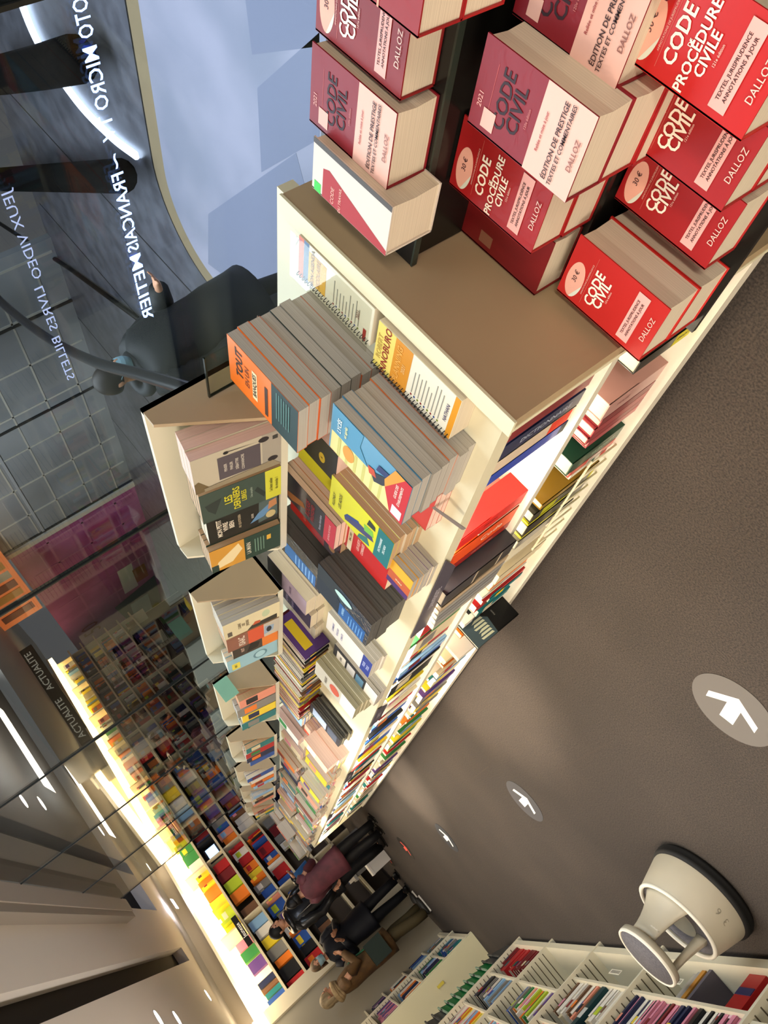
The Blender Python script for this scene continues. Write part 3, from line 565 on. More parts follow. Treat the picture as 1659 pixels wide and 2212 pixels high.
bin_books(1.04, 1.545, .155, .23, .03, 3, C('#b9b19c', .35, .3), [('r', 0, 0, 1, .22, '#9a9488'), ('p', [(0, .8), (.35, .95), (.3, 1), (0, 1)], '#6a5a3c'), ('r', .18, .24, .82, .72, '#514a50'), ('e', .88, .2, .07, .06, '#2a2628'), ('e', .25, .1, .07, .06, '#2a2628'), ('e', .9, .62, .04, .03, '#1c1a1a'), ('r', .8, .04, .9, .1, '#3a3a38'), ('p', [(.88, .26), (.9, .6), (.92, .6)], '#4a4440'), ('p', [(0, .0), (.2, .1), (.1, .9), (0, .9)], '#8a7f68')] + [('t', s, .5, .64 - k * .065, .0105, '#cfc8bc') for k, s in enumerate(('PENSER', 'PARLER', 'DÉBATTRE', 'CONVAINCRE'))],
          'grey book with parachute drawing and dark title panel in the first bin', 'grey parachute book in the first bin', BG, PAGEP)
bin_books(1.04, 1.72, .15, .225, .022, 4, C('#3a4a42', .4), [('r', 0, 0, 1, .2, '#c3c33a'), ('p', [(.2, .84), (.7, .74), (.6, .95), (.4, .92)], '#27302c'), ('p', [(.15, .22), (.5, .34), (.6, .3), (.3, .2)], '#27302c'), ('t', 'LES', .55, .66, .03, '#c9c42a', 'CENTER', .02), ('t', 'DERNIERS', .5, .56, .026, '#c9c42a', 'CENTER', .02), ('t', 'LIBRES', .5, .47, .02, '#c9c42a'), ('t', 'Une enquête', .5, .38, .01, '#9aa89a'), ('t', 'Le best seller', .5, .13, .013, '#4a4a18'), ('t', 'du monde 1', .5, .06, .013, '#4a4a18')],
          'dark green book with yellow title and yellow foot', 'dark green yellow titled book in the first bin', BG, PAGEB)
bin_books(1.04, 1.885, .15, .215, .03, 2, C('#16140f', .35, .3), [('p', [(.1, .3), (.9, .28), (.95, .02), (.2, .02)], '#4a5a58'), ('p', [(.2, .42), (.5, .3), (.75, .12), (.55, .1), (.3, .22)], '#5a82a8'), ('p', [(.5, .16), (.8, .14), (.85, .04), (.6, .03)], '#b07a50'), ('e', .3, .12, .14, .07, '#b8a878')] + [('t', s, .5, .84 - k * .085, .02, '#e0d8c4', 'CENTER', .025) for k, s in enumerate(('MON PETIT', 'VIVRE', 'BIEN'))] + [('t', 'AU QUOTIDIEN', .5, .56, .011, '#c0b090'), ('t', 'GUIDE', .5, .38, .009, '#d8d0c0')],
          'black book with white title and cyclist picture', 'black cyclist picture book in the first bin', BG, PAGE)
bin_books(1.04, 2.055, .15, .225, .02, 4, C('#1f3a30', .4), [('r', 0, .52, 1, 1, '#c68f2e'), ('p', [(.1, .95), (.4, .9), (.9, .6), (.6, .55), (.2, .7)], '#e0cfa0'), ('r', .0, .9, .3, 1, '#23392f'), ('t', 'LA MAIN', .5, .46, .02, '#d8d4c0', 'CENTER', .01), ('r', .55, .14, .75, .2, '#d3a53a')] + [('r', .2, .36 - k * .04, .8, .375 - k * .04, '#6a8a78') for k in range(4)],
          'dark green and ochre book at the far end of the first bin', 'green and ochre book in the first bin', BG, PAGEB)
BG = 'face out books in the second bin'
bin_at(1.055, 2.635, 3.385, 'second of the row')
bin_books(1.055, 2.69, .155, .225, .022, 5, C('#d3c8a4', .4), [('p', [(.0, .6), (.25, .5), (.3, .05), (.0, .05)], '#2e2a22'), ('p', [(.2, .5), (.4, .45), (.35, .35), (.2, .36)], '#b8502c'), ('e', .65, .25, .22, .07, '#b3c09c'), ('r', .1, .86, .4, .94, '#5a544a')] + [('t', s, .55, .72 - k * .07, .016, '#5a4a38') for k, s in enumerate(('CUISINE', 'DES', 'JARDINS'))],
          'cream book with dark sketch and orange dot in the second bin', 'grey edged cream book in the second bin', BG, PAGEG)
bin_books(1.055, 2.87, .15, .22, .02, 5, C('#8a5a48', .4), [('r', 0, .3, 1, .6, '#c9502e'), ('r', 0, 0, 1, .3, '#b9b0a0'), ('p', [(.2, .3), (.8, .28), (.7, .1), (.3, .12)], '#8aa0b8'), ('e', .5, .2, .2, .05, '#20242c'), ('t', 'ISAAC', .5, .72, .038, '#e8dccb', 'CENTER', .02)],
          'brown and orange book with large white title in the second bin', 'buff edged orange book in the second bin', BG, PAGEB)
bin_books(1.055, 3.035, .14, .2, .035, 2, C('#3a322c', .4), [('r', .0, .0, 1, .35, '#d9772a'), ('p', [(.1, .7), (.8, .6), (.6, .4), (.2, .45)], '#17130f'), ('t', 'NUIT', .5, .78, .02, '#d8b8a8')],
          'dark book with orange foot in the second bin', 'dark orange footed book in the second bin', BG, PAGEB)
bin_books(1.055, 3.19, .16, .23, .02, 3, C('#8fb9c8', .4), [('r', .1, .76, .6, .92, '#d6c94c'), ('e', .5, .35, .3, .14, '#5d8494'), ('e', .5, .35, .24, .10, '#9cc3cf'), ('t', '100 %', .35, .84, .016, '#6a6a20')],
          'pale blue book with yellow label in the second bin', 'pale blue book in the second bin', BG, PAGE)
bn = [(1.08, 3.93, 4.72), (1.11, 5.3, 6.05), (1.13, 6.55, 7.3), (1.15, 7.75, 8.5), (1.16, 8.95, 9.7)]
for i, (xb, a, b) in enumerate(bn):
    w = ORD(i + 3); xb = min(xb, 1.17)
    bin_at(xb, a, b, '%s of the row' % w); y = a + .04; k = 0
    while y < b - .17:
        k += 1; c = ['black', 'red', 'pale blue', 'yellow', 'white', 'salmon', 'navy', 'cream', 'teal', 'orange', 'grey', 'blue'][(k * 5 + i * 3) % 12]
        bin_books(xb, y, .145, round(U(.19, .23), 2), .035, 2, None, (), '%s book at the front of slot %s in the %s bin' % (c, ORD(k), w), '%s book of slot %s in the %s bin' % (c, ORD(k), w), 'face out books in the %s bin' % w, random.choice([PAGEG, PAGE, PAGEB]), False, PAL[c])
        y += .165
# green paper flag on the third bin, clear dividers between the bins
t = thing('paper_flag', 'mint green paper flag sticking out of the third bin', 'paper flag', (.95, 3.92, 1.2))
MB().box((-.01, -.06, -.05), (.1, -.055, .03), C('#7fae94', .6)).build('paper', t)
CG = glassmat('clear_acrylic', '#f2f3ea', 1.25); DK = C('#1b211b', .2)
for i, (x, y, h) in enumerate(((.97, 1.42, .265), (.955, 2.34, .285), (1.0, 3.64, .28), (1.02, 5.05, .28))):
    t = thing('clear_divider', 'small clear acrylic pane with dark edges before the %s bin' % ORD(i + 1), 'divider', (x, y, ZC), 'clear dividers between the bins')
    MB().box((-.002, -.07, 0), (.002, .066, h - .004), CG).build('pane', t)
    MB().box((-.003, -.07, h - .004), (.003, .07, h), DK).box((-.003, .066, 0), (.003, .07, h - .004), DK).build('edge', t)
# ================================================================== BOOKS ON THE AISLE SHELVES OF THE GONDOLA
LG, WG = 'books on the lit shelf under the counter', 'books on the low shelf of the gondola'
SLIT = .4605; SLOW = .1005
def spine_book(y, T, L, W, x, z, cov, lab, group, sdec=(), hard=True, tilt=0, name='book', page=None):
    """standing, spine towards the aisle; y = near side"""
    M = frame(*SPINE, (x + W / 2, y + T, z + L / 2))
    if tilt: M = Matrix.Translation((0, y, z)) @ Matrix.Rotation(tilt, 4, 'X') @ Matrix.Translation((0, -y, -z)) @ M
    put_book(book_meshes(W, L, T, cov, None, page, hard, (), sdec), M, lab, group=group, name=name)
for y, T, L, c, lab, sd in [
        (1.16, .035, .29, '#1d3a30', 'dark green hardback standing at the near end of the lit shelf', (('t', 'LEXIQUE', .6, .018, '#8aa898'),)),
        (1.20, .035, .285, '#8c2a2e', 'dull red hardback, next to the dark green one on the lit shelf', (('r', .05, .3, '#c0a090'),)),
        (1.24, .06, .28, '#7a1c22', 'dark red hardback, third on the lit shelf', ()),
        (1.315, .055, .285, '#1d2748', 'navy hardback with pale spine title on the lit shelf', (('t', 'DICTIONNAIRE', .42, .024, '#a8b0c0'),)),
        (1.378, .05, .275, '#d3c0a8', 'cream hardback with red spine label on the lit shelf', (('r', .04, .3, '#d33a22'),)),
        (1.436, .045, .29, '#2244a8', 'bright blue book on the lit shelf beside the cream one', (('r', .0, .08, '#10182c'),))]:
    spine_book(y, T, L, .155, .40, SLIT, C(c, .35, .2), lab, LG, sd)
tag(MB().box((0, 0, 0), (.002, .035, .045), C('#d9a63a', .5)).build('price_tag'), 'yellow price tag stuck inside the lit shelf', 'price tag').location = (.737, 1.9, .70)
for y, T, L, c, lab, sd in [
        (1.77, .06, .27, '#d8231c', 'bright red book standing after the empty lit stretch', (('t', 'FISCAL', .5, .018, '#7a1510'),)),
        (1.835, .012, .17, '#d98a78', 'thin salmon booklet between the red and orange books', ()),
        (1.86, .09, .28, '#e0501a', 'orange dictionary with large pale letters on the lit shelf', (('t', 'Code', .35, .04, '#f0d0b8'),)),
        (1.953, .045, .285, '#96221c', 'dark red dictionary beside the orange one on the lit shelf', (('t', 'GRAMMAIRE', .4, .016, '#c98a80'),))]:
    spine_book(y, T, L, .07 if T == .06 else .15, .40, SLIT, C(c, .4, .1), lab, LG, sd)
spine_book(2.01, .09, .29, .23, .352, SLIT, C('#2c2c30', .35, .3), 'big dark album with picture bands on the lit shelf', LG, (('r', .2, .23, '#b9a890'), ('r', .55, .58, '#b9a890'), ('r', .23, .55, '#3a342a')))
for k in range(5): spine_book(2.11 + k * .045, .038, .285 - k * .003, .22, .35, SLIT, C(['#b09a7c', '#8f8e88', '#7c7c7a', '#8a8a86', '#9c968a'][k], .4), '%s album, %s behind the big dark one on the lit shelf' % (['tan', 'silver grey', 'grey', 'pale grey', 'dull beige'][k], ORD(k + 1)), LG)
y = 2.46; k = 0
lit = ['white', 'cream', 'white', 'white', 'yellow', 'black', 'red', 'white', 'cream', 'black', 'orange', 'blue', 'white', 'teal', 'red', 'pale blue', 'yellow', 'green', 'pink', 'navy', 'white']
def fill(y, yend, x, z, group, rowname, hmax, seq, gap=.12, tmin=.02, tmax=.05, W=.15, div=()):
    k = 0
    while y < yend:
        k += 1; T = round(U(tmin, tmax), 2); c = random.choice(seq)
        if any(y < d + .02 and y + T > d - .002 for d in div): y = [d for d in div if y < d + .02 and y + T > d - .002][0] + .025; continue
        L = round(U(.72, 1) * hmax, 2)
        if rnd() < gap:     # face-out copy
            Wd = round(U(.12, .17), 2)
            if not any(y < d + .02 and y + Wd > d - .002 for d in div):
                far_book(plain_book(Wd, L, .03, PAL[c], None, PAL[random.choice(PN)]), frame(*FACE, (x + .04, y + Wd / 2, z + L / 2)), '%s book shown face out, place %s on the %s' % (c, ORD(k), rowname), group); y += Wd + U(.005, .02); continue
        far_book(plain_book(W, L, T, PAL[c], None, PAL[random.choice(PN)] if rnd() < .6 else None), frame(*SPINE, (x + W / 2 + U(0, .025), y + T, z + L / 2)), '%s book standing %s along the %s' % (c, ORD(k), rowname), group); y += T + U(.001, .012)
DIV = (2.42, 3.75, 5.05, 6.35, 7.65, 8.95)
fill(2.46, 9.85, .39, SLIT, LG, 'far lit shelf', .28, lit, .12, .03, .07, .16, DIV)
# low shelf
for y, T, L, c, lab, sd, tl in [
        (1.10, .05, .235, '#7c1b24', 'wine red hardback at the near end of the low shelf', (), 0),
        (1.152, .028, .225, '#8e2430', 'second wine red hardback on the low shelf', (), 0),
        (1.30, .045, .21, '#17160f', 'film wrapped black book with yellow top band on the low shelf', (('r', .0, .34, '#c8bd1e'), ('t', 'DROIT', .16, .016, '#3a3410')), 0),
        (1.45, .07, .23, '#b98a80', 'thick dusty pink volume leaning on the low shelf', (('t', 'TRAITÉ', .7, .016, '#8a5a54'),), 0),
        (1.525, .035, .215, '#7c2028', 'dark red volume after the dusty pink one', (), 0), (1.563, .035, .225, '#9a3038', 'second dark red volume after the dusty pink one', (), 0), (1.60, .03, .23, '#8a2630', 'third dark red volume after the dusty pink one', (), 0), (1.633, .03, .21, '#a84048', 'fourth dark red volume after the dusty pink one', (), 0),
        (1.73, .065, .225, '#17402f', 'green dictionary with pale title on the low shelf', (('t', 'LE ROBERT', .35, .02, '#a8c0a8'),), 0),
        (1.80, .03, .2, '#c4453c', 'red and white patterned book beside the green dictionary', (('r', .3, .6, '#d8c8b8'),), 0),
        (1.835, .025, .18, '#d8d0c0', 'white book with red bands beside the patterned one', (('r', .1, .25, '#b03028'), ('r', .4, .5, '#2a5a44')), 0),
        (1.93, .03, .26, '#8a6a1e', 'mustard book on the low shelf beyond the wire rail', (), 0), (1.97, .05, .28, '#2c2a20', 'dark picture album with yellow corner on the low shelf', (('r', .0, .06, '#b9b424'), ('r', .62, .85, '#a8a81c')), 0),
        (2.03, .012, .28, '#c3bf1e', 'thin yellow album on the low shelf', (), 0), (2.06, .07, .27, '#15140f', 'black padded album on the low shelf', (), 0), (2.135, .012, .27, '#b9b41c', 'thin yellow folder after the black album', (), 0), (2.17, .06, .27, '#8a8578', 'grey album after the yellow folder on the low shelf', (('r', .1, .9, '#aaa596'),), 0)]:
    spine_book(y, T, L, .09 if 1.9 < y < 1.95 else .2, .372, SLOW, C(c, .35, .3), lab, WG, sd, tilt=tl)
t = thing('wire_rail', 'cream wire rail with prongs along the low shelf', 'wire rail', (.36, 1.9, SLOW))
m = MB(); m.tube([(0, -.1, .12), (0, .5, .12)], .004, CREAM, 6)
for k in range(8): m.tube([(0, -.08 + k * .08, 0), (0, -.08 + k * .08, .13)], .003, CREAM, 5)
m.build('wire', t)
M = frame((1, 0, 0), (0, 0, 1), (0, -1, 0), (.345, 3.1, .10 + .126))
put_book(book_meshes(.13, .25, .02, C('#0f0f0f', .4), None, None, True, [('p', [(0, .52), (.6, .48), (1, .7), (1, 1), (0, 1)], '#3a4a50')] + [('p', [(.08 + k * .12, .56), (.16 + k * .12, .58), (.17 + k * .12, .84 - (k % 3) * .06), (.1 + k * .12, .82)], '#b9bda0') for k in range(7)] + [('t', 'PIANO', .6, .35, .009, '#8a8a84')]), M, 'big black album with piano key picture jutting over the aisle', group=WG)
M = frame((1, 0, 0), (0, 0, 1), (0, -1, 0), (.40, 3.3, .10 + .141))
put_book(book_meshes(.17, .28, .035, C('#d6d0c4', .4), None, None, False, [('r', 0, 0, 1, .35, '#6a3f8a'), ('p', [(.2, .5), (.8, .55), (.6, .75)], '#7a4a96'), ('e', .5, .5, .3, .1, '#d6d0c4')]), M, 'white and purple paperback turned towards the near end', group=WG)
fill(2.48, 9.85, .365, SLOW, WG, 'far low shelf', .26, ['white', 'white', 'cream', 'cream', 'teal', 'green', 'pale blue', 'red', 'cream', 'orange', 'yellow', 'purple', 'navy', 'white', 'grey'], .15, .03, .07, .16, DIV + (3.08, 3.28))
# ================================================================== KICK STOOL
K = thing('kick_stool', 'cream plastic kick step stool with grey treads and black base ring', 'step stool', (-1.172, 3.82, 0))
K.rotation_euler.z = math.radians(8)
KP = noisy('stool_plastic', '#a89f8b', '#b4ab96', 2.5, .45, (1, 1, 1), 3); KR = C('#d9d3c2', .4); TRD = noisy('grip_tread', '#47454a', '#5d5a5e', 90, .8, (1, 1, 1), 2)
n = 56
MB().lathe([(.225, .0), (.245, .004), (.252, .02), (.246, .034), (.251, .040), (.247, .056), (.238, .06), (.225, .06), (.225, .0)], C('#141312', .7), n).build('rubber_ring', K)
MB().lathe([(.236, .058), (.236, .07), (.222, .13), (.203, .212), (.198, .222), (.188, .222), (.186, .212), (.2, .13), (.22, .06)], KP, n).build('skirt', K)
MB().lathe([(.203, .215), (.204, .222), (.197, .228), (.187, .226), (.185, .216)], KR, n).build('rim', K)
MB().lathe([(.187, .208), (.092, .208), (.092, .200), (.187, .200)], TRD, n).build('lower_tread', K)
MB().lathe([(.0, .405), (.135, .405), (.148, .412), (.150, .436), (.146, .446), (.139, .446), (.137, .441), (.0, .441)], KP, n).lathe([(.1495, .437), (.148, .447), (.141, .449), (.138, .443)], KR, n).build('top_disc', K)
MB().lathe([(0, .4445), (.137, .4445), (.138, .441)], TRD, n).build('top_tread', K)
def arc_col(a0, a1, r0b, r1b, r0t, r1t, zb, zt, k=10, fl=.35):
    rings = []
    for j in range(7):
        f = j / 6; z = zb + (zt - zb) * f; e = (1 - f) ** 2
        A0, A1 = a0 - fl * e, a1 + fl * e
        ri, ro = r0t + (r0b - r0t) * e, r1t + (r1b - r1t) * e
        o = [(ro * math.cos(A0 + (A1 - A0) * i / k), ro * math.sin(A0 + (A1 - A0) * i / k), z) for i in range(k + 1)]
        o += [(ri * math.cos(A1 + (A0 - A1) * i / k), ri * math.sin(A1 + (A0 - A1) * i / k), z) for i in range(k + 1)]
        rings.append(o)
    return rings
for a, w, fl in ((-.72, .55, .3), (PI + .22, .3, .08)):
    MB().loft(arc_col(a - w, a + w, .10, .184 if fl > .1 else .15, .095, .122, .196, .406, fl=fl), KP).build('column', K)
MB().lathe([(.092, .21), (.088, .15), (.10, .06)], KP, n).build('inner_wall', K)
m = MB()
for dz, c in ((0, '#cfc8b8'),): m.loft([[(.1262 * math.cos(a), .1262 * math.sin(a), z) for a in (-1.22, -1.12, -1.02, -.92, -.82)] for z in (.285, .36)], C(c, .5), caps=False)
for k in range(4): m.loft([[(.1268 * math.cos(a), .1268 * math.sin(a), z) for a in (-1.17 + .08 * k, -1.14 + .08 * k)] for z in (.30 + .012 * (k % 2), .312 + .012 * (k % 2))], C('#7a2f30', .5), caps=False)
m.build('sticker', K)
vs, fs = text_geo('3', .05, .0); m = MB()
for i, ch in enumerate('36'):
    vs, fs = text_geo(ch, .05, -.012)
    a = -2.1 + .24 * i
    m.add([((.226) * math.cos(a + v[0] / .22), (.226) * math.sin(a + v[0] / .22), .125 + v[1] * .95) for v in vs], fs, C('#8e8675', .5))
m.build('marking', K)
# ================================================================== SHELVES ACROSS THE AISLE
SH = C('#cfc7ae', .5); GRV = C('#5a503f', .8)
def wall_unit(y0, y1, posts, levels, ztop, label, x=-1.53, dep=.34):
    t = thing('book_shelf', label, 'shelf', (x, (y0 + y1) / 2, 0))
    yo = (y0 + y1) / 2
    def p(mb, nm): o = mb.build(nm, t); o.location = (0, 0, 0); return o
    p(MB().box((-dep, y0 - yo, .055), (0, y1 - yo, .085), SH).box((-.02, y0 - yo, .035), (0, y1 - yo, .055), SH), 'base_deck')
    p(MB().box((-dep - .02, y0 - yo, 0), (-dep, y1 - yo, ztop), SH), 'back_panel')
    p(MB().box((-dep, y0 - yo, 0), (-.05, y1 - yo, .036), C('#1d1915', .8)), 'plinth')
    for y in posts:
        m = MB().box((-dep, y - yo - .011, .0), (.008, y - yo + .011, ztop), SH)
        z = .14
        while z < ztop - .05:
            m.box((-dep, y - yo - .0125, z), (-.012, y - yo - .0108, z + .0065), GRV); z += .044
        p(m, 'divider')
    ps = sorted(posts)
    for i in range(len(ps) - 1):
        for z in levels[i]: p(MB().box((-dep, ps[i] + .012 - yo, z - .018), (-.015, ps[i + 1] - .012 - yo, z), SH), 'shelf_board')
    return t
LP = [2.9, 3.6, 4.88, 5.88, 6.95, 7.93]
LV = [(.36, .72, 1.08, 1.44), (.32, .70, 1.06, 1.42), (.31, .66, 1.02, 1.38), (.43, .78, 1.14, 1.5), (.42, .76, 1.12, 1.48)]
wall_unit(2.9, 7.95, LP, LV, 1.9, 'long cream wall shelf with grooved dividers behind the kick stool')
LPG = 'books on the cream wall shelf across the aisle'
def left_book(y, T, L, z, c, lab, grp, band=None, W=.2, x=-1.56, page=None):
    far_book(plain_book(W, L, T, PAL.get(c, c), page, PAL.get(band, band) if band else None), frame(*SPINEL, (x - W / 2, y, z + L / 2)), lab, grp)
def left_fill(y, ye, z, hmax, seq, row, x=-1.56, tmin=.015, tmax=.05, grp=LPG, W=.2):
    k = 0
    while y < ye:
        k += 1; T = round(U(tmin, tmax), 2) + .005; c = random.choice(seq); L = round(U(.75, 1) * hmax, 2)
        left_book(y, T, L, z, c, '%s book standing %s on the %s' % (c, ORD(k), row), grp, random.choice(PN) if rnd() < .5 else None, W, x - U(0, .02)); y += T + U(.001, .01)
left_fill(7.25, 7.88, .086, .26, ['dark red', 'red', 'red', 'dark red'], 'bottom shelf between the last two dividers', tmin=.03)
left_fill(7.0, 7.88, .421, .24, ['pale blue', 'blue', 'grey', 'white', 'navy', 'blue', 'black', 'grey'], 'middle shelf between the last two dividers')
left_fill(7.0, 7.9, .761, .26, ['yellow', 'white', 'orange', 'pale blue', 'pink', 'red', 'yellow'], 'upper shelf between the last two dividers')
left_fill(6.02, 6.7, .431, .25, ['orange', 'white', 'lime', 'blue', 'grey', 'purple', 'white', 'green', 'salmon'], 'middle shelf of the bay past the teal book', tmin=.02)
left_fill(6.0, 6.9, .781, .25, PN, 'upper shelf of the bay past the teal book')
left_book(5.30, .06, .30, .311, '#16393d', 'big dark teal book with white label on the cream wall shelf', LPG, '#b8bcb8', .22)
left_fill(5.40, 5.80, .311, .27, ['salmon', 'white', 'cream', 'brown'], 'shelf beside the big teal book')
left_fill(4.95, 5.25, .311, .26, ['white', 'cream', 'salmon', 'orange', 'white'], 'shelf before the big teal book')
left_fill(4.92, 5.8, .661, .25, PN, 'upper shelf of the teal book bay')
left_fill(3.68, 4.84, .321, .26, ['black', 'pink', 'white', 'black', 'dark red', 'pink', 'navy'], 'shelf above the grey tray', tmin=.015, tmax=.03)
left_fill(3.0, 3.55, .361, .26, PN, 'shelf of the bay nearest the kick stool')
t = thing('card_tray', 'dark grey card tray standing on the bottom shelf with ochre folders', 'tray', (-1.57, 4.3, .086))
MB().box((-.24, -.03, 0), (0, .0, .26), C('#57525a', .6)).build('card', t); m = MB()
for k in range(3): m.box((-.22 - .01 * k, .05 + k * .07, 0), (-.01 - k * .015, .09 + k * .07, .24 - k * .02), C(['#a8742a', '#8f8a84', '#9a948a'][k], .6))
m.build('folder', t)
t = thing('boxed_set', 'long red boxed set of books with white ends on the bottom shelf', 'boxed books', (-1.57, 3.82, .086))
MB().box((-.2, -.04, 0), (0, .10, .27), C('#a8181c', .4)).build('box', t); MB().box((.0, -.035, .20), (.003, .095, .25), C('#d0a8b8', .5)).build('label', t); MB().box((.0, -.035, .08), (.003, .095, .12), C('#2a2a5a', .5)).build('label', t)
for y, z in ((5.2, .215), (4.4, .215)):
    t = thing('paper_tag', 'small price tag on the divider of the cream wall shelf at %s bay' % ('the teal book' if y > 5 else 'the tray'), 'price tag', (-1.518, y, z))
    MB().box((0, -.08, 0), (.002, .08, .035), C('#d8d2be', .6)).build('paper', t); m = MB()
    for k in range(12): m.box((.002, -.07 + k * .0115, .006), (.0026, -.066 + k * .0115, .028), C('#2a261f', .6))
    m.build('barcode', t)
# stacked baskets
for k in range(11):
    c = '#4f4f4c' if k in (0, 1, 9, 10) else '#147a3c'; n_ = 'grey' if k in (0, 1, 9, 10) else 'green'
    t = thing('shopping_basket', '%s shopping basket, %s from the bottom of the nested stack' % (n_, ORD(k + 1)), 'basket', (-1.72, 8.42, .02 + k * .085), 'nested shopping baskets by the wall shelf')
    m = MB(); pr = lambda w, d, z: [(-w, -d, z), (w, -d, z), (w, d, z), (-w, d, z)]
    m.loft([pr(.10, .16, 0), pr(.15, .21, .19)], C(c, .4), caps=False, smooth=False); m.loft([pr(.09, .15, .0), pr(.10, .16, 0)], C(c, .4), caps=False, smooth=False); m.poly(pr(.1, .16, .002), C(c, .4)); m.build('body', t)
    m = MB(); m.loft([pr(.15, .21, .18), pr(.163, .223, .185), pr(.163, .223, .2), pr(.15, .21, .2)], C(c if n_ == 'grey' else '#8fa890', .4), caps=False, smooth=False); m.build('rim', t)
    m = MB(); m.tube([(-.15, -.05, .195), (-.152, 0, .21), (-.15, .05, .195)], .008, C('#3a3a38', .5), 6); m.tube([(.15, -.05, .195), (.168, 0, .20), (.15, .05, .195)], .008, C('#3a3a38', .5), 6); m.build('handle', t)
t = wall_unit(9.9, 14.2, [9.92, 11.0, 12.1, 13.2, 14.18], [(.4, .75, 1.1, 1.4), (.4, .75, 1.1, 1.4), (.4, .75, 1.1, 1.4), (.4, .75, 1.1, 1.4)], 1.62, 'far wall shelf with blank cream end panel behind the green baskets', -1.5, .36)
MB().box((-.37, -2.16, .0), (.0, -2.135, 1.62), C('#cbc5a2', .5)).build('end_panel', t)
tag(MB().box((0, 0, 0), (.03, .012, .09), C('#c9b84a', .5)).build('end_panel_tag'), 'yellow paper tag on the blank cream end panel of the far shelf', 'tag').location = (-1.66, 9.873, .58)
for i, (a, b) in enumerate(((9.96, 10.95), (11.05, 12.05))):
    for z in (.086, .401, .751, 1.101): left_fill(a, b, z, .25, [['white', 'teal', 'grey', 'blue', 'pale blue'], ['blue', 'navy', 'pale blue', 'green', 'pink'], ['pale blue', 'white', 'navy', 'orange'], ['purple', 'purple', 'pink', 'navy']][[.086, .401, .751, 1.101].index(z)], '%s shelf of the far unit, %s bay' % ({.086: 'bottom', .401: 'second', .751: 'third', 1.101: 'top'}[z], ORD(i + 1)), -1.53, .03, .07, 'books on the far wall shelf')
# ================================================================== BACK BOOKCASE (oblique wall)
WD = Vector((.782, .623, 0)).normalized(); WN = Vector((-WD.y, WD.x, 0))
WM = frame(WD, WN, (0, 0, 1), (-.735, 12.37, 0))
B = thing('back_bookcase', 'tall oblique bookcase along the far wall under a glowing warm light strip', 'bookcase', M=WM)
BS = C('#cbbf9f', .5); BD = C('#4a3f33', .7)
def bp(mb, nm): return mb.build(nm, B)
bp(MB().box((-.3, .32, -1.05), (11.5, .36, 2.6), BD), 'back_panel')
for z in (2.05, 1.72, 1.38, 1.04, .7, .35): bp(MB().box((0, -.02 if z > 1.5 else .0, z - .035), (11.5, .32, z), BS), 'shelf_board')
for k in range(9): bp(MB().box((k * 1.4, .0, 0), (k * 1.4 + .03, .32, 2.5), BS), 'upright')
bp(MB().box((-.22, -.04, 0), (0, .36, 2.6), C('#c9c0a6', .5)), 'end_panel')
bp(MB().box((-.22, -.1, 2.42), (11.5, .32, 2.52), emit('#ffe2ae', 9)), 'light_strip')
bp(MB().box((0, .30, 2.05), (11.5, .315, 2.42), emit('#ffdf9e', 1.2)), 'light_panel')
bp(MB().box((-.22, -.15, 2.52), (11.5, .32, 2.56), C('#d8cdb4', .5)), 'top_board')
struct('wall_north', MB().box((-.5, .36, -1.05), (11.6, .46, 3.2), C('#b9ac98', .6), WM).box((-4.2, -.3, 0), (-.22, .1, 3.0), C('#8f8878', .6), WM @ Matrix.Translation((0, .3, 0))))
def back_fill(s, se, z, hmax, seq, row, grp):
    k = 0
    while s < se:
        k += 1; c = random.choice(seq)
        if rnd() < .55:
            Wd = round(U(.13, .24), 2); L = round(U(.75, 1) * hmax, 2)
            if int((s + Wd) / 1.4) != int(s / 1.4): s = math.ceil(s / 1.4) * 1.4 + .04
            far_book(plain_book(Wd, L, .05, PAL[c], None, PAL[random.choice(PN)] if rnd() < .5 else None), WM @ frame((1, 0, 0), (0, 0, 1), (0, -1, 0), (s + Wd / 2, .12, z + L / 2)), '%s book face out, place %s on the %s' % (c, ORD(k), row), grp); s += Wd + U(.005, .03)
        else:
            T = round(U(.03, .06), 2); L = round(U(.75, 1) * hmax, 2)
            if int((s + T) / 1.4) != int(s / 1.4): s = math.ceil(s / 1.4) * 1.4 + .04
            far_book(plain_book(.2, L, T, PAL[c], None, PAL[random.choice(PN)] if rnd() < .5 else None), WM @ frame((0, 1, 0), (0, 0, 1), (1, 0, 0), (s, .1, z + L / 2)), '%s book spine out, place %s on the %s' % (c, ORD(k), row), grp); s += T + U(.002, .01)
BGp = 'books on the back bookcase'
for k, (a, wd, h, c, lab) in enumerate(((.05, .10, .27, 'blue', 'blue book at the near end of the glowing top row'), (.17, .08, .25, 'teal', 'teal book at the near end of the glowing top row'), (.27, .07, .26, 'brown', 'brown book near the end of the glowing top row'), (.36, .1, .26, 'navy', 'navy book near the end of the glowing top row'),
        (.62, .2, .24, 'purple', 'purple face out book in the glowing top row'), (.86, .18, .25, 'green', 'green face out book in the glowing top row'), (1.06, .16, .24, 'pink', 'pink face out book in the glowing top row'))):
    far_book(plain_book(wd, h, .05, PAL[c]), WM @ frame((1, 0, 0), (0, 0, 1), (0, -1, 0), (a + wd / 2, .12, 2.051 + h / 2)), lab, BGp)
back_fill(1.3, 2.7, 2.051, .28, ['yellow', 'orange', 'yellow', 'lime', 'orange', 'yellow', 'white'], 'glowing top row of the back bookcase', BGp)
back_fill(2.85, 11, 2.051, .28, ['white', 'cream', 'orange', 'green', 'pale blue', 'white', 'yellow', 'salmon'], 'far part of the glowing top row', BGp)
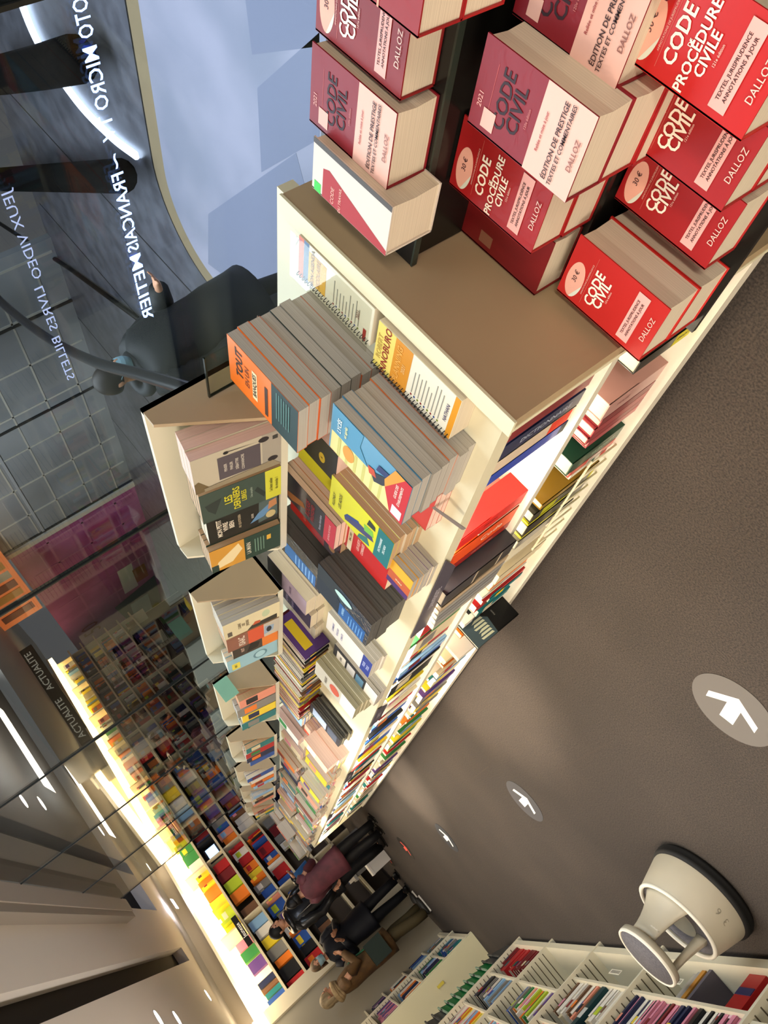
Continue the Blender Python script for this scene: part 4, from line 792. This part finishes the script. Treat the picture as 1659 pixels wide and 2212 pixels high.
for k, (a, wd, h, c, lab) in enumerate(((.05, .1, .27, 'red', 'red book at the near end of the second row'), (.17, .22, .27, 'black', 'black face out book near the end of the second row'), (.42, .12, .25, 'orange', 'orange book between the black and grey ones'), (.56, .2, .27, 'grey', 'grey face out book in the second row'), (.78, .18, .25, 'yellow', 'golden face out book in the second row'), (1.0, .16, .25, 'white', 'white face out book in the second row'),
        (1.18, .18, .27, 'pale blue', 'sky blue face out book in the second row'), (1.44, .2, .26, 'brown', 'brown face out book past the second upright'), (1.8, .22, .27, 'orange', 'orange face out book past the second upright'), (2.05, .22, .26, 'lime', 'lime face out book in the second row'), (2.3, .2, .27, 'dark red', 'dark red face out book in the second row'), (2.52, .2, .25, 'red', 'red face out book beside the dark red one'))):
    far_book(plain_book(wd, h, .05, PAL[c]), WM @ frame((1, 0, 0), (0, 0, 1), (0, -1, 0), (a + wd / 2, .12, 1.721 + h / 2)), lab, BGp)
t = thing('screen', 'small glowing screen on the second row of the back bookcase', 'screen', M=WM @ Matrix.Translation((2.95, .05, 1.722)))
MB().box((-.16, 0, 0), (.16, .03, .24), C('#1a1d24', .4)).build('frame', t); MB().box((-.14, -.003, .03), (.14, 0, .21), emit('#9cc4ff', 2.2)).build('display', t)
t = thing('row_sign', 'black sign board with white script on the glowing top row', 'sign', M=WM @ Matrix.Translation((1.25, -.06, 2.06)))
MB().box((-.3, 0, 0), (.3, .015, .085), C('#121110', .4)).build('board', t); vs, fs = text_geo('Jeunesse', .085, .01); MB().add([(v[0], -.003, v[1] + .042) for v in vs], fs, C('#e8e6e0', .5)).build('lettering', t)
back_fill(3.2, 11, 1.721, .27, ['black', 'navy', 'orange', 'grey', 'dark red', 'blue', 'brown', 'black'], 'far part of the second row', BGp)
back_fill(.05, 11, 1.381, .27, ['orange', 'red', 'yellow', 'blue', 'white', 'grey', 'black', 'salmon', 'navy'], 'third row of the back bookcase', BGp)
back_fill(.05, 11, 1.041, .27, ['grey', 'orange', 'black', 'white', 'blue', 'brown', 'red'], 'fourth row of the back bookcase', BGp)
back_fill(2.0, 11, .701, .27, ['grey', 'navy', 'black', 'brown', 'white', 'dark red'], 'fifth row of the back bookcase', BGp)
back_fill(3.0, 11, .351, .27, ['grey', 'navy', 'black', 'brown', 'black', 'purple'], 'sixth row of the back bookcase', BGp)
# display tables before the bookcase
for i, (x, y, lx, ly, z) in enumerate(((.95, 11.6, 1.1, 1.0, .82), (2.4, 13.2, 1.5, .9, .88), (.0, 12.45, .6, .4, .45))):
    w = ('grey display table past the gondola end', 'second grey display table nearer the bookcase', 'low display plinth behind the shoppers')[i]
    t = thing('display_table', w, 'table', (x, y, 0), 'tables in front of the bookcase')
    MB().box((-lx / 2, -ly / 2, z - .04), (lx / 2, ly / 2, z), C('#8f8a80', .5)).build('tabletop', t)
    for sx in (-1, 1):
        for sy in (-1, 1): MB().box((sx * (lx / 2 - .06) - .025, sy * (ly / 2 - .06) - .025, 0), (sx * (lx / 2 - .06) + .025, sy * (ly / 2 - .06) + .025, z - .04), C('#6a655c', .5)).build('leg', t)
    k = 0; yy = y - ly / 2 + .03
    while yy + .2 < y + ly / 2:
        xx = x - lx / 2 + .03
        while xx + .25 < x + lx / 2:
            k += 1; c = random.choice(['grey', 'red', 'brown', 'pale blue', 'grey', 'navy', 'black', 'green', 'white', 'black', 'black']); T = round(random.choice([.03, .06, .1, .14]), 2)
            far_book(plain_book(.17, .24, T, PAL[c], None, PAL[random.choice(PN)]), frame(*LIE, (xx + .12, yy + .085, z)) @ rot_z(U(-.05, .05)), '%s book lying in place %s on the %s' % (c, ORD(k), w), 'books on the display tables'); xx += .27
        yy += .2
t = thing('white_box', 'white box on the floor behind the shoppers legs', 'box', (-.25, 11.55, 0)); MB().box((-.12, -.1, 0), (.12, .1, .3), C('#c9c6c0', .5)).build('body', t); MB().box((-.125, -.105, .28), (.125, .105, .31), C('#d8d5cf', .5)).build('lid', t)
# ceiling lamps
for i, (u, v) in enumerate(((313, 1845), (321, 1873), (482, 2117), (449, 2150), (383, 2200), (343, 2200))):
    p = at(u, v, z=2.798)
    if p.y > 30: continue
    t = thing('ceiling_spot', 'round recessed ceiling spot, %s counted from the glass' % ORD(i + 1), 'ceiling light', (p.x, p.y, 2.8), 'recessed ceiling spots')
    MB().lathe([(.075, 0), (.085, -.004), (.085, 0)], C('#d8d2c8', .4), 20).build('ring', t)
    MB().prism([(.075 * math.cos(k * PI / 10), .075 * math.sin(k * PI / 10), -.002) for k in range(20)], (0, 0, .002), emit('#fff4e0', 30)).build('lamp', t)
for i, (u, v) in enumerate(((389, 1934), (376, 1953))):
    p = at(u, v, z=2.69); t = thing('ceiling_panel_light', 'small square ceiling light at the glass corner, %s' % ('farther one' if i == 0 else 'closer one'), 'ceiling light', (p.x, p.y, 2.69), 'square lights at the glass corner')
    MB().box((-.08, -.16, -.01), (.08, .16, 0), emit('#f0f0ff', 20)).build('lamp', t); MB().box((-.09, -.17, -.006), (.09, .17, .0), C('#c8c4bc', .5)).build('frame', t)
p = at(230, 1735, z=2.9)
t = thing('ceiling_panel_light', 'large bright rectangular ceiling light seen through the glass', 'ceiling light', WM @ Vector((5.8, -.6, 2.93)), None)
t.rotation_euler.z = math.atan2(WD.y, WD.x); MB().box((-.55, -.22, -.01), (.55, .22, 0), emit('#eef2ff', 12)).build('lamp', t); MB().box((-.58, -.25, -.006), (.58, .25, .0), C('#c8c4bc', .5)).build('frame', t)
# ================================================================== PEOPLE
SKIN = noisy('skin', '#b98566', '#c4906f', 8, .55, (1, 1, 1), 2)
def skin_body(pts, edges, rad, head, mat, extra=()):
    """one continuous body: skinned skeleton plus head, fused by a fine remesh"""
    me = bpy.data.meshes.new('body'); me.from_pydata([tuple(p) for p in pts], edges, []); o = bpy.data.objects.new('body', me); COL.objects.link(o)
    md = o.modifiers.new('s', 'SKIN'); sv = me.skin_vertices[0].data
    for i, r in enumerate(rad): sv[i].radius = (r, r)
    sv[0].use_root = True
    ss = o.modifiers.new('u', 'SUBSURF'); ss.levels = 1; ss.render_levels = 1
    dg = bpy.context.evaluated_depsgraph_get(); m1 = bpy.data.meshes.new_from_object(o.evaluated_get(dg))
    mb = MB(); mb.add([tuple(v.co) for v in m1.vertices], [tuple(p.vertices) for p in m1.polygons], mat, None, True)
    for c, r in head: mb.ball(c, r, mat, 16)
    bpy.data.objects.remove(o); bpy.data.meshes.remove(m1)
    m2 = mb.mesh('body'); o2 = bpy.data.objects.new('body', m2); COL.objects.link(o2)
    rm = o2.modifiers.new('r', 'REMESH'); rm.mode = 'VOXEL'; rm.voxel_size = .0075; rm.use_smooth_shade = True
    dg = bpy.context.evaluated_depsgraph_get(); m3 = bpy.data.meshes.new_from_object(o2.evaluated_get(dg)); bpy.data.objects.remove(o2)
    m3.materials.clear(); m3.materials.append(mat); m3.name = 'body'
    m3.polygons.foreach_set('material_index', [0] * len(m3.polygons))
    return m3
def person(label, loc, ang, H, arms, coat, trousers, shoes, hair, hair_len=.0, coat_hem=.8, mask=None, scarf=None, hood=False, quilt=False, bulk=0, pitch=.12, legspread=1.0, step=0.0):
    s = H / 1.75; V = lambda *p: Vector(p) * s
    P = []; E = []; Rd = []
    def add(p, r, par=None):
        P.append(p); Rd.append(r * s)
        if par is not None: E.append((par, len(P) - 1))
        return len(P) - 1
    pel = add(V(0, 0, .96), .125); bel = add(V(0, 0, 1.12), .115, pel); ch = add(V(0, .01, 1.33), .13, bel); nb = add(V(0, .015, 1.475), .06, ch); nk = add(V(0, -.005, 1.55), .05, nb); hd = add(V(0, -.015, 1.63), .055, nk)
    fing = []
    for sd, (el, wr, hdir) in zip((-1, 1), arms):
        h = add(V(sd * .09, 0, .90), .085, pel); k = add(V(sd * .10 * legspread, -.02 - sd * step * .5, .50), .058, h); a = add(V(sd * .105 * legspread, .02 - sd * step, .09), .038, k); add(V(sd * .115 * legspread, -.13 - sd * step, .035), .03, a)
        sh = add(V(sd * .175, .01, 1.425), .058, ch); e = add(V(*el), .042, sh); w = add(V(*wr), .027, e)
        d = Vector(hdir).normalized(); W = V(*wr); pm = add(W + d * .055 * s, .026, w)
        side = d.cross(Vector((0, 0, 1))); side = side.normalized() if side.length > .2 else Vector((1, 0, 0)); nrm = side.cross(d)
        for q in range(4):      # four fingers of unequal length, bent
            b0 = W + d * .09 * s + side * (.013 * (q - 1.5) * 1.7) * s; ln = (.062, .074, .07, .055)[q] * s
            f1 = add(b0, .0088, pm); f2 = add(b0 + d * ln * .5 + nrm * .008 * s, .008, f1); add(b0 + d * ln * .85 - nrm * -.028 * s, .007, f2)
        th = add(W + d * .035 * s - side * .032 * s * sd, .0095, pm); add(W + d * .075 * s - side * .05 * s * sd, .008, th)
    hz = 1.655; tilt = Matrix.Translation(V(0, -.01, 1.58)) @ Matrix.Rotation(pitch, 4, 'X') @ Matrix.Translation(-V(0, -.01, 1.58))
    T_ = lambda *p: tilt @ V(*p)
    head = [(T_(0, -.012, hz + .015), (.074 * s, .092 * s, .105 * s)), (T_(0, -.04, hz - .055), (.054 * s, .058 * s, .055 * s)), (T_(0, -.112, hz - .012), (.013 * s, .018 * s, .026 * s)),
            (T_(-.076, .0, hz - .0), (.011 * s, .02 * s, .03 * s)), (T_(.076, .0, hz), (.011 * s, .02 * s, .03 * s))]
    M = Matrix.Translation(loc) @ rot_z(ang)
    t = thing('person', label, 'person', M=M)
    link('body', skin_body(P, E, Rd, head, SKIN), t)
    m = MB()
    for sd in (-1, 1): m.ball(T_(sd * .031, -.096, hz + .02), (.011 * s, .008 * s, .007 * s), C('#2a1c16', .3), 8)
    m.build('eyes', t)
    m = MB(); m.ball(T_(0, -.101, hz - .062), (.022 * s, .008 * s, .007 * s), C('#8c4f46', .5), 8); m.build('mouth', t)
    # hair
    m = MB(); rings = []
    for i in range(9):
        a = PI * .5 - (PI * .62 + (.0 if hair_len < .05 else .12)) * i / 8 if i else PI * .499
        r = []
        for k in range(20):
            b = 2 * PI * k / 20; front = max(0, -math.sin(b)) ; aa = max(a, .42 * front + (-2 if front == 0 else -.6)) if i > 2 else a
            r.append(T_(.085 * math.cos(aa) * math.cos(b), .004 + .103 * math.cos(aa) * math.sin(b), hz + .018 + .116 * math.sin(aa)))
        rings.append(r)
    m.loft(rings[::-1], hair)
    if hair_len: 
        m.loft([[T_(.086 * math.cos(b), .01 + .08 * math.sin(b), hz + .03 - 0) for b in [PI * k / 11 for k in range(12)]] + [T_(.07 * math.cos(b), .01 + .05 * math.sin(b), hz + .03) for b in [PI * (11 - k) / 11 for k in range(12)]],
                [T_(.092 * math.cos(b), .02 + .085 * math.sin(b), hz - hair_len) for b in [PI * k / 11 for k in range(12)]] + [T_(.07 * math.cos(b), .02 + .05 * math.sin(b), hz - hair_len) for b in [PI * (11 - k) / 11 for k in range(12)]]], hair)
    m.build('hair', t)
    if mask:
        m = MB(); g = []
        for i in range(5):
            z = hz + .0 - .1 * i / 4; r = []
            for k in range(11):
                b = PI * (1.12 + .76 * k / 10); bulge = 1 + .16 * math.sin(PI * i / 4) * math.sin(PI * k / 10)
                r.append(T_((.074 - .012 * (i > 2)) * math.cos(b) * bulge, -.022 + (.088 + .012 * math.sin(PI * k / 10)) * math.sin(b) * bulge, z))
            g.append(r)
        for i in range(4): m.add(g[i] + g[i + 1], [(k, k + 1, 12 + k, 11 + k) for k in range(10)], C(mask, .6), None, True)
        for sd in (-1, 1): m.tube([T_(sd * .072, -.055, hz - .015), T_(sd * .08, .0, hz + .005)], .002, C(mask, .6), 5)
        m.build('face_mask', t)
    # coat, sleeves
    el = lambda z, rx, ry, y=0: [V(rx * math.cos(2 * PI * k / 24), y + ry * math.sin(2 * PI * k / 24), z) for k in range(24)]
    m = MB(); zs = [(1.50, .085, .08), (1.465, .15, .10), (1.42, .205, .118), (1.3, .212, .14), (1.15, .20, .14), (1.0, .205, .148)]
    z = .9
    while z > coat_hem + .02: zs.append((z, .215 + (1 - z) * .06, .155 + (1 - z) * .05)); z -= .1
    zs.append((coat_hem, .215 + (1 - coat_hem) * .08, .155 + (1 - coat_hem) * .06))
    if quilt:
        q = []
        for i in range(len(zs) - 1):
            a, b = zs[i], zs[i + 1]; q += [a, tuple((x + y) / 2 + (.012 if j else 0) for j, (x, y) in enumerate(zip(a, b)))]
        zs = q + [zs[-1]]
    m.loft([el(z, rx * (1 + .5 * bulk), ry * (1 + bulk), -.05 * bulk / .25 * s if bulk else 0) for z, rx, ry in zs], coat); m.build('coat', t)
    for sd, (e_, w_, hd_) in zip((-1, 1), arms):
        m = MB(); m.tube([V(sd * .15, .01, 1.44), V(sd * .2, .01, 1.38), (V(sd * .2, .01, 1.38) + V(*e_)) / 2, V(*e_), (V(*e_) + V(*w_)) / 2, V(*w_)], [k * s * (1 + bulk * 1.2) for k in (.075, .082, .075, .066, .056, .045)], coat, 14); m.build('sleeve', t)
    for sd in (-1, 1):
        m = MB(); m.tube([V(sd * .09, 0, .98), V(sd * .098, -.01, .75), V(sd * .10 * legspread, -.02 - sd * step * .5, .5), V(sd * .104 * legspread, .01 - sd * step * .8, .25), V(sd * .105 * legspread, .015 - sd * step, .07)], [.105 * s, .095 * s, .078 * s, .07 * s, .066 * s], trousers, 14); m.build('trouser_leg', t)
        m = MB(); c = V(sd * .112 * legspread, -.06 - sd * step, .045); m.ball(c, (.05 * s, .135 * s, .05 * s), shoes, 14); m.box(c + V(-.05, -.13, -.046), c + V(.05, .12, -.028), C('#c9c4ba' if shoes.name.startswith('mat_2') else '#15130f', .6)); m.build('shoe', t)
    if scarf:
        m = MB()
        for k in range(3): m.tube([V((.095 + .012 * k) * math.cos(a), .0 + (.09 + .01 * k) * math.sin(a), 1.50 + .025 * k + .012 * math.sin(2 * a + k)) for a in [2 * PI * i / 18 for i in range(19)]], .034 * s, scarf, 10)
        m.build('scarf', t)
    if hood:
        m = MB(); m.tube([V(.12 * math.cos(a), .03 + .10 * math.sin(a), 1.49 + .03 * max(0, math.sin(a))) for a in [2 * PI * i / 18 for i in range(19)]], .045 * s, coat, 10); m.build('collar', t)
    return t, s, M
READ = (((-.24, -.06, 1.14), (-.09, -.27, 1.20), (.35, -.6, .5)), ((.24, -.06, 1.14), (.09, -.27, 1.20), (-.35, -.6, .5)))
DOWN = (((-.26, .02, 1.12), (-.25, -.10, .90), (0, -.3, -1)), ((.26, .02, 1.12), (.25, -.10, .90), (0, -.3, -1)))
ONE = (((-.26, .02, 1.12), (-.25, -.08, .88), (0, -.3, -1)), ((.26, -.1, 1.14), (.16, -.33, 1.16), (-.2, -1, .1)))
BK = C('#0e0e10', .55); PUFF = C('#141414', .35, .2)
t, s, M = person('person in a maroon jacket and black trousers reading by the tables', (.07, 10.45, 0), math.radians(150), 1.42, READ, noisy('maroon_jacket', '#4a1f27', '#5f2a33', 9, .7, (1, 1, 1), 3), BK, C('#17130f', .5), C('#0d0b0a', .5), .1, .72)
tag(link('book', book_meshes(.16, .22, .015, C('#3a6aa0', .4), decor=[('r', .1, .1, .9, .9, '#44749f')])[0], M=M @ frame((1, 0, 0), (0, .3, .95), (0, -.95, .3), (0, -.38, 1.05))), 'blue book held open by the person in maroon', 'book')
t, s, M = person('person in black puffer jacket with silver zip seams and black hair', (-.06, 11.0, 0), math.radians(50), 1.76, ONE, PUFF, BK, C('#17130f', .5), C('#0a0908', .6), .0, .74, hood=True, quilt=True)
m = MB(); m.tube([Vector((-.17, -.16, .76)) * s, Vector((-.19, -.13, 1.1)) * s, Vector((-.17, -.10, 1.4)) * s], .004, C('#a8a49a', .3, 0, .8), 5); m.tube([Vector((.1, -.17, .76)) * s, Vector((.1, -.155, 1.1)) * s, Vector((.08, -.115, 1.42)) * s], .004, C('#a8a49a', .3, 0, .8), 5); m.build('zip', t)
t, s, M = person('person in navy coat with brown hair and pale blue face mask', (-.72, 11.88, 0), math.radians(20), 1.60, READ, C('#11131c', .6), C('#0f1016', .6), C('#0c0c0e', .5), noisy('brown_hair', '#4f3f2c', '#6b563c', 30, .6, (1, 1, .2), 3), .12, .66, mask='#8fb0bc', step=.05)
CO = noisy('brown_wool', '#4f3719', '#634620', 12, .85, (1, 1, 1), 3)
t, s, M = person('person in long brown coat with beige scarf and fair hair at the shelf', (-1.10, 11.55, 0), math.radians(100), 1.74, READ, CO, C('#4a3f26', .7), C('#23201c', .5), noisy('fair_hair', '#7c6a4c', '#a8926c', 30, .6, (1, 1, .2), 3), .16, .62, scarf=noisy('beige_scarf', '#8c7550', '#b39a70', 16, .8, (1, 1, 1), 3), step=.06)
m = MB(); m.tube([Vector((.16, -.02, 1.46)) * s, Vector((.02, -.16, 1.2)) * s, Vector((-.2, -.12, .95)) * s], .014, C('#1f5a3a', .6), 6); m.box(Vector((-.33, -.14, .72)) * s, Vector((-.22, .14, .98)) * s, C('#16261d', .5)); m.build('shoulder_bag', t)
t, s, M = person('person in black coat with face mask walking in the mall beyond the handrail', (2.98, 3.93, -1.05), math.radians(12), 1.76, ONE, C('#14171a', .6), C('#101215', .6), C('#101010', .5), C('#1a130f', .55), .0, .62, mask='#8fb4c0', hood=True, pitch=.35, bulk=.3)
m = MB(); m.loft([[Vector((x * w, .14 + y * d, z)) * s for x, y in ((-1, 0), (-.8, 1), (.8, 1), (1, 0))] for z, w, d in ((.95, .15, .12), (1.0, .19, .19), (1.3, .19, .19), (1.42, .16, .13))], C('#0c0d0f', .6)); m.build('backpack', t)
# ================================================================== THE MANY SMALL BOOKS: the largest in view one by one, the rest as one mass
def seen_size(me, M):
    c = M @ Vector((0, 0, .02)) - EYE; d = [sum(RW[i][k] * c[k] for k in range(3)) for i in range(3)]
    if d[2] < .2: return 0
    u, v = d[0] / d[2] * FPX, d[1] / d[2] * FPX
    if abs(u) > 850 or abs(v) > 1130: return 0
    b = me.vertices; sx = max(q.co.x for q in b) * 2; sy = max(q.co.y for q in b) * 2; sz = max(q.co.z for q in b)
    a = sum(abs(n) * s for n, s in zip((M.to_3x3().inverted() @ c.normalized()), (sy * sz, sx * sz, sx * sy)))
    return a / d[2] ** 2
NEAR_BOOKS = sum(1 for o in COL.objects if o.get('category') == 'book')
FAR.sort(key=lambda f: -seen_size(f[0], f[1]))
KEEP = max(0, 300 - NEAR_BOOKS)
for me, M, lab, grp, cat, nm in FAR[:KEEP]: tag(link(nm, me, M=M), lab, cat, grp)
mb = MB()
for me, M, lab, grp, cat, nm in FAR[KEEP:]:
    base = len(mb.v); mb.v += [tuple(M @ q.co) for q in me.vertices]
    for p in me.polygons: mb.f.append(tuple(base + k for k in p.vertices)); mb.m.append(mb.mi(me.materials[p.material_index])); mb.sm.append(False)
tag(mb.build('book_rows'), 'countless small coloured books filling the far shelves, piles and bins', 'books', None, 'stuff')
print('books', NEAR_BOOKS, len(FAR))
# ================================================================== LIGHT
def area(name, loc, size, power, col, rot=(0, 0, 0), sy=None):
    l = bpy.data.lights.new(name, 'AREA'); l.energy = power; l.color = col; l.shape = 'RECTANGLE'; l.size = size; l.size_y = sy or size
    o = bpy.data.objects.new(name, l); COL.objects.link(o); o.location = loc; o.rotation_euler = rot
    return o
WARM = (1, .89, .75)
for i, (x, y, p) in enumerate(((-.9, -2.1, 125), (-1.9, 1.5, 85), (-1.0, 4.2, 28), (-.9, 6.8, 26), (-.9, 9.4, 24), (-.6, 12.2, 22))): area('ceiling_lamp', (x, y, 2.76), 1.2, p, WARM, (0, 0, 0), .5)
for i in range(7):
    y0 = 1.15 + i * 1.27; area('counter_led', (.42, y0 + .6, .76), .05, 13, (1, .9, .74), (0, math.radians(-12), 0), 1.2)
    area('shelf_led', (.43, y0 + .6, .425), .04, 3, (1, .88, .68), (0, math.radians(-35), 0), 1.2)
area('ceiling_fill_light', (-1.75, 5.4, 1.96), .5, 150, (1, .9, .82), (PI, 0, 0), 5)  # unseen lamps added above the shelves to brighten the ceiling
area('ceiling_fill_light', (-1.75, 0, 1.96), .5, 120, (1, .9, .82), (PI, 0, 0), 4)
area('mall_skylight', (4.2, 3.0, 3.7), 4.5, 1050, (.78, .84, 1), (0, 0, 0), 7)
for i, (x, y, ty, tz, p) in enumerate(((4.2, 10.5, 12.5, .6, 1200), (4.6, 15.5, 17.0, .6, 3200), (4.8, 19.0, 21.0, .8, 3200))):  # unseen spots added to brighten the shop fronts and the poster
    l = bpy.data.lights.new('shopfront_fill_spot', 'SPOT'); l.energy = p; l.color = (.96, .94, 1); l.spot_size = math.radians(62); l.spot_blend = .8; l.shadow_soft_size = .1
    o = bpy.data.objects.new('shopfront_fill_spot', l); COL.objects.link(o); o.location = (x, y, 3.6); o.rotation_euler = (Vector((8.86, ty, tz)) - Vector((x, y, 3.6))).to_track_quat('-Z', 'Y').to_euler()
for i, (x, y, p, a) in enumerate(((.40, 4.3, 700, 36), (.34, 7.6, 800, 32), (-.1, 5.8, 130, 60), (-.1, 2.6, 110, 60))):
    l = bpy.data.lights.new('ceiling_spot_beam', 'SPOT'); l.energy = p; l.color = (1, .86, .68); l.spot_size = math.radians(a); l.spot_blend = 1.0; l.shadow_soft_size = .05
    o = bpy.data.objects.new('ceiling_spot_beam', l); COL.objects.link(o); o.location = (x - .35, y, 2.78); o.rotation_euler = (0, math.radians(-6), 0)
area('bookcase_lamp', WM @ Vector((2.6, -.5, 2.5)), 6, 20, (1, .84, .56), (math.radians(55), 0, math.atan2(WD.y, WD.x)), .15)
w = bpy.data.worlds.new('World'); SC.world = w; w.use_nodes = True
w.node_tree.nodes['Background'].inputs[0].default_value = (.9, .88, 1, 1); w.node_tree.nodes['Background'].inputs[1].default_value = .12
# ================================================================== CAMERA
cam = bpy.data.cameras.new('Camera'); co = bpy.data.objects.new('Camera', cam); COL.objects.link(co)
M = Matrix.Identity(4)
for i in range(3): M[i][0] = RW[0][i]; M[i][1] = -RW[1][i]; M[i][2] = -RW[2][i]
M.translation = EYE; co.matrix_world = M
cam.sensor_fit = 'VERTICAL'; cam.sensor_height = 36; cam.lens = FPX * 36 / 2212; cam.clip_start = .01
SC.camera = co
vs_ = SC.view_settings; vs_.view_transform = 'Standard'; vs_.look = 'None'; vs_.exposure = 0; vs_.gamma = 1; vs_.use_curve_mapping = False
SC.cycles.use_denoising = True; SC.cycles.max_bounces = 8; SC.cycles.transparent_max_bounces = 16
SC.cycles.sample_clamp_indirect = 6
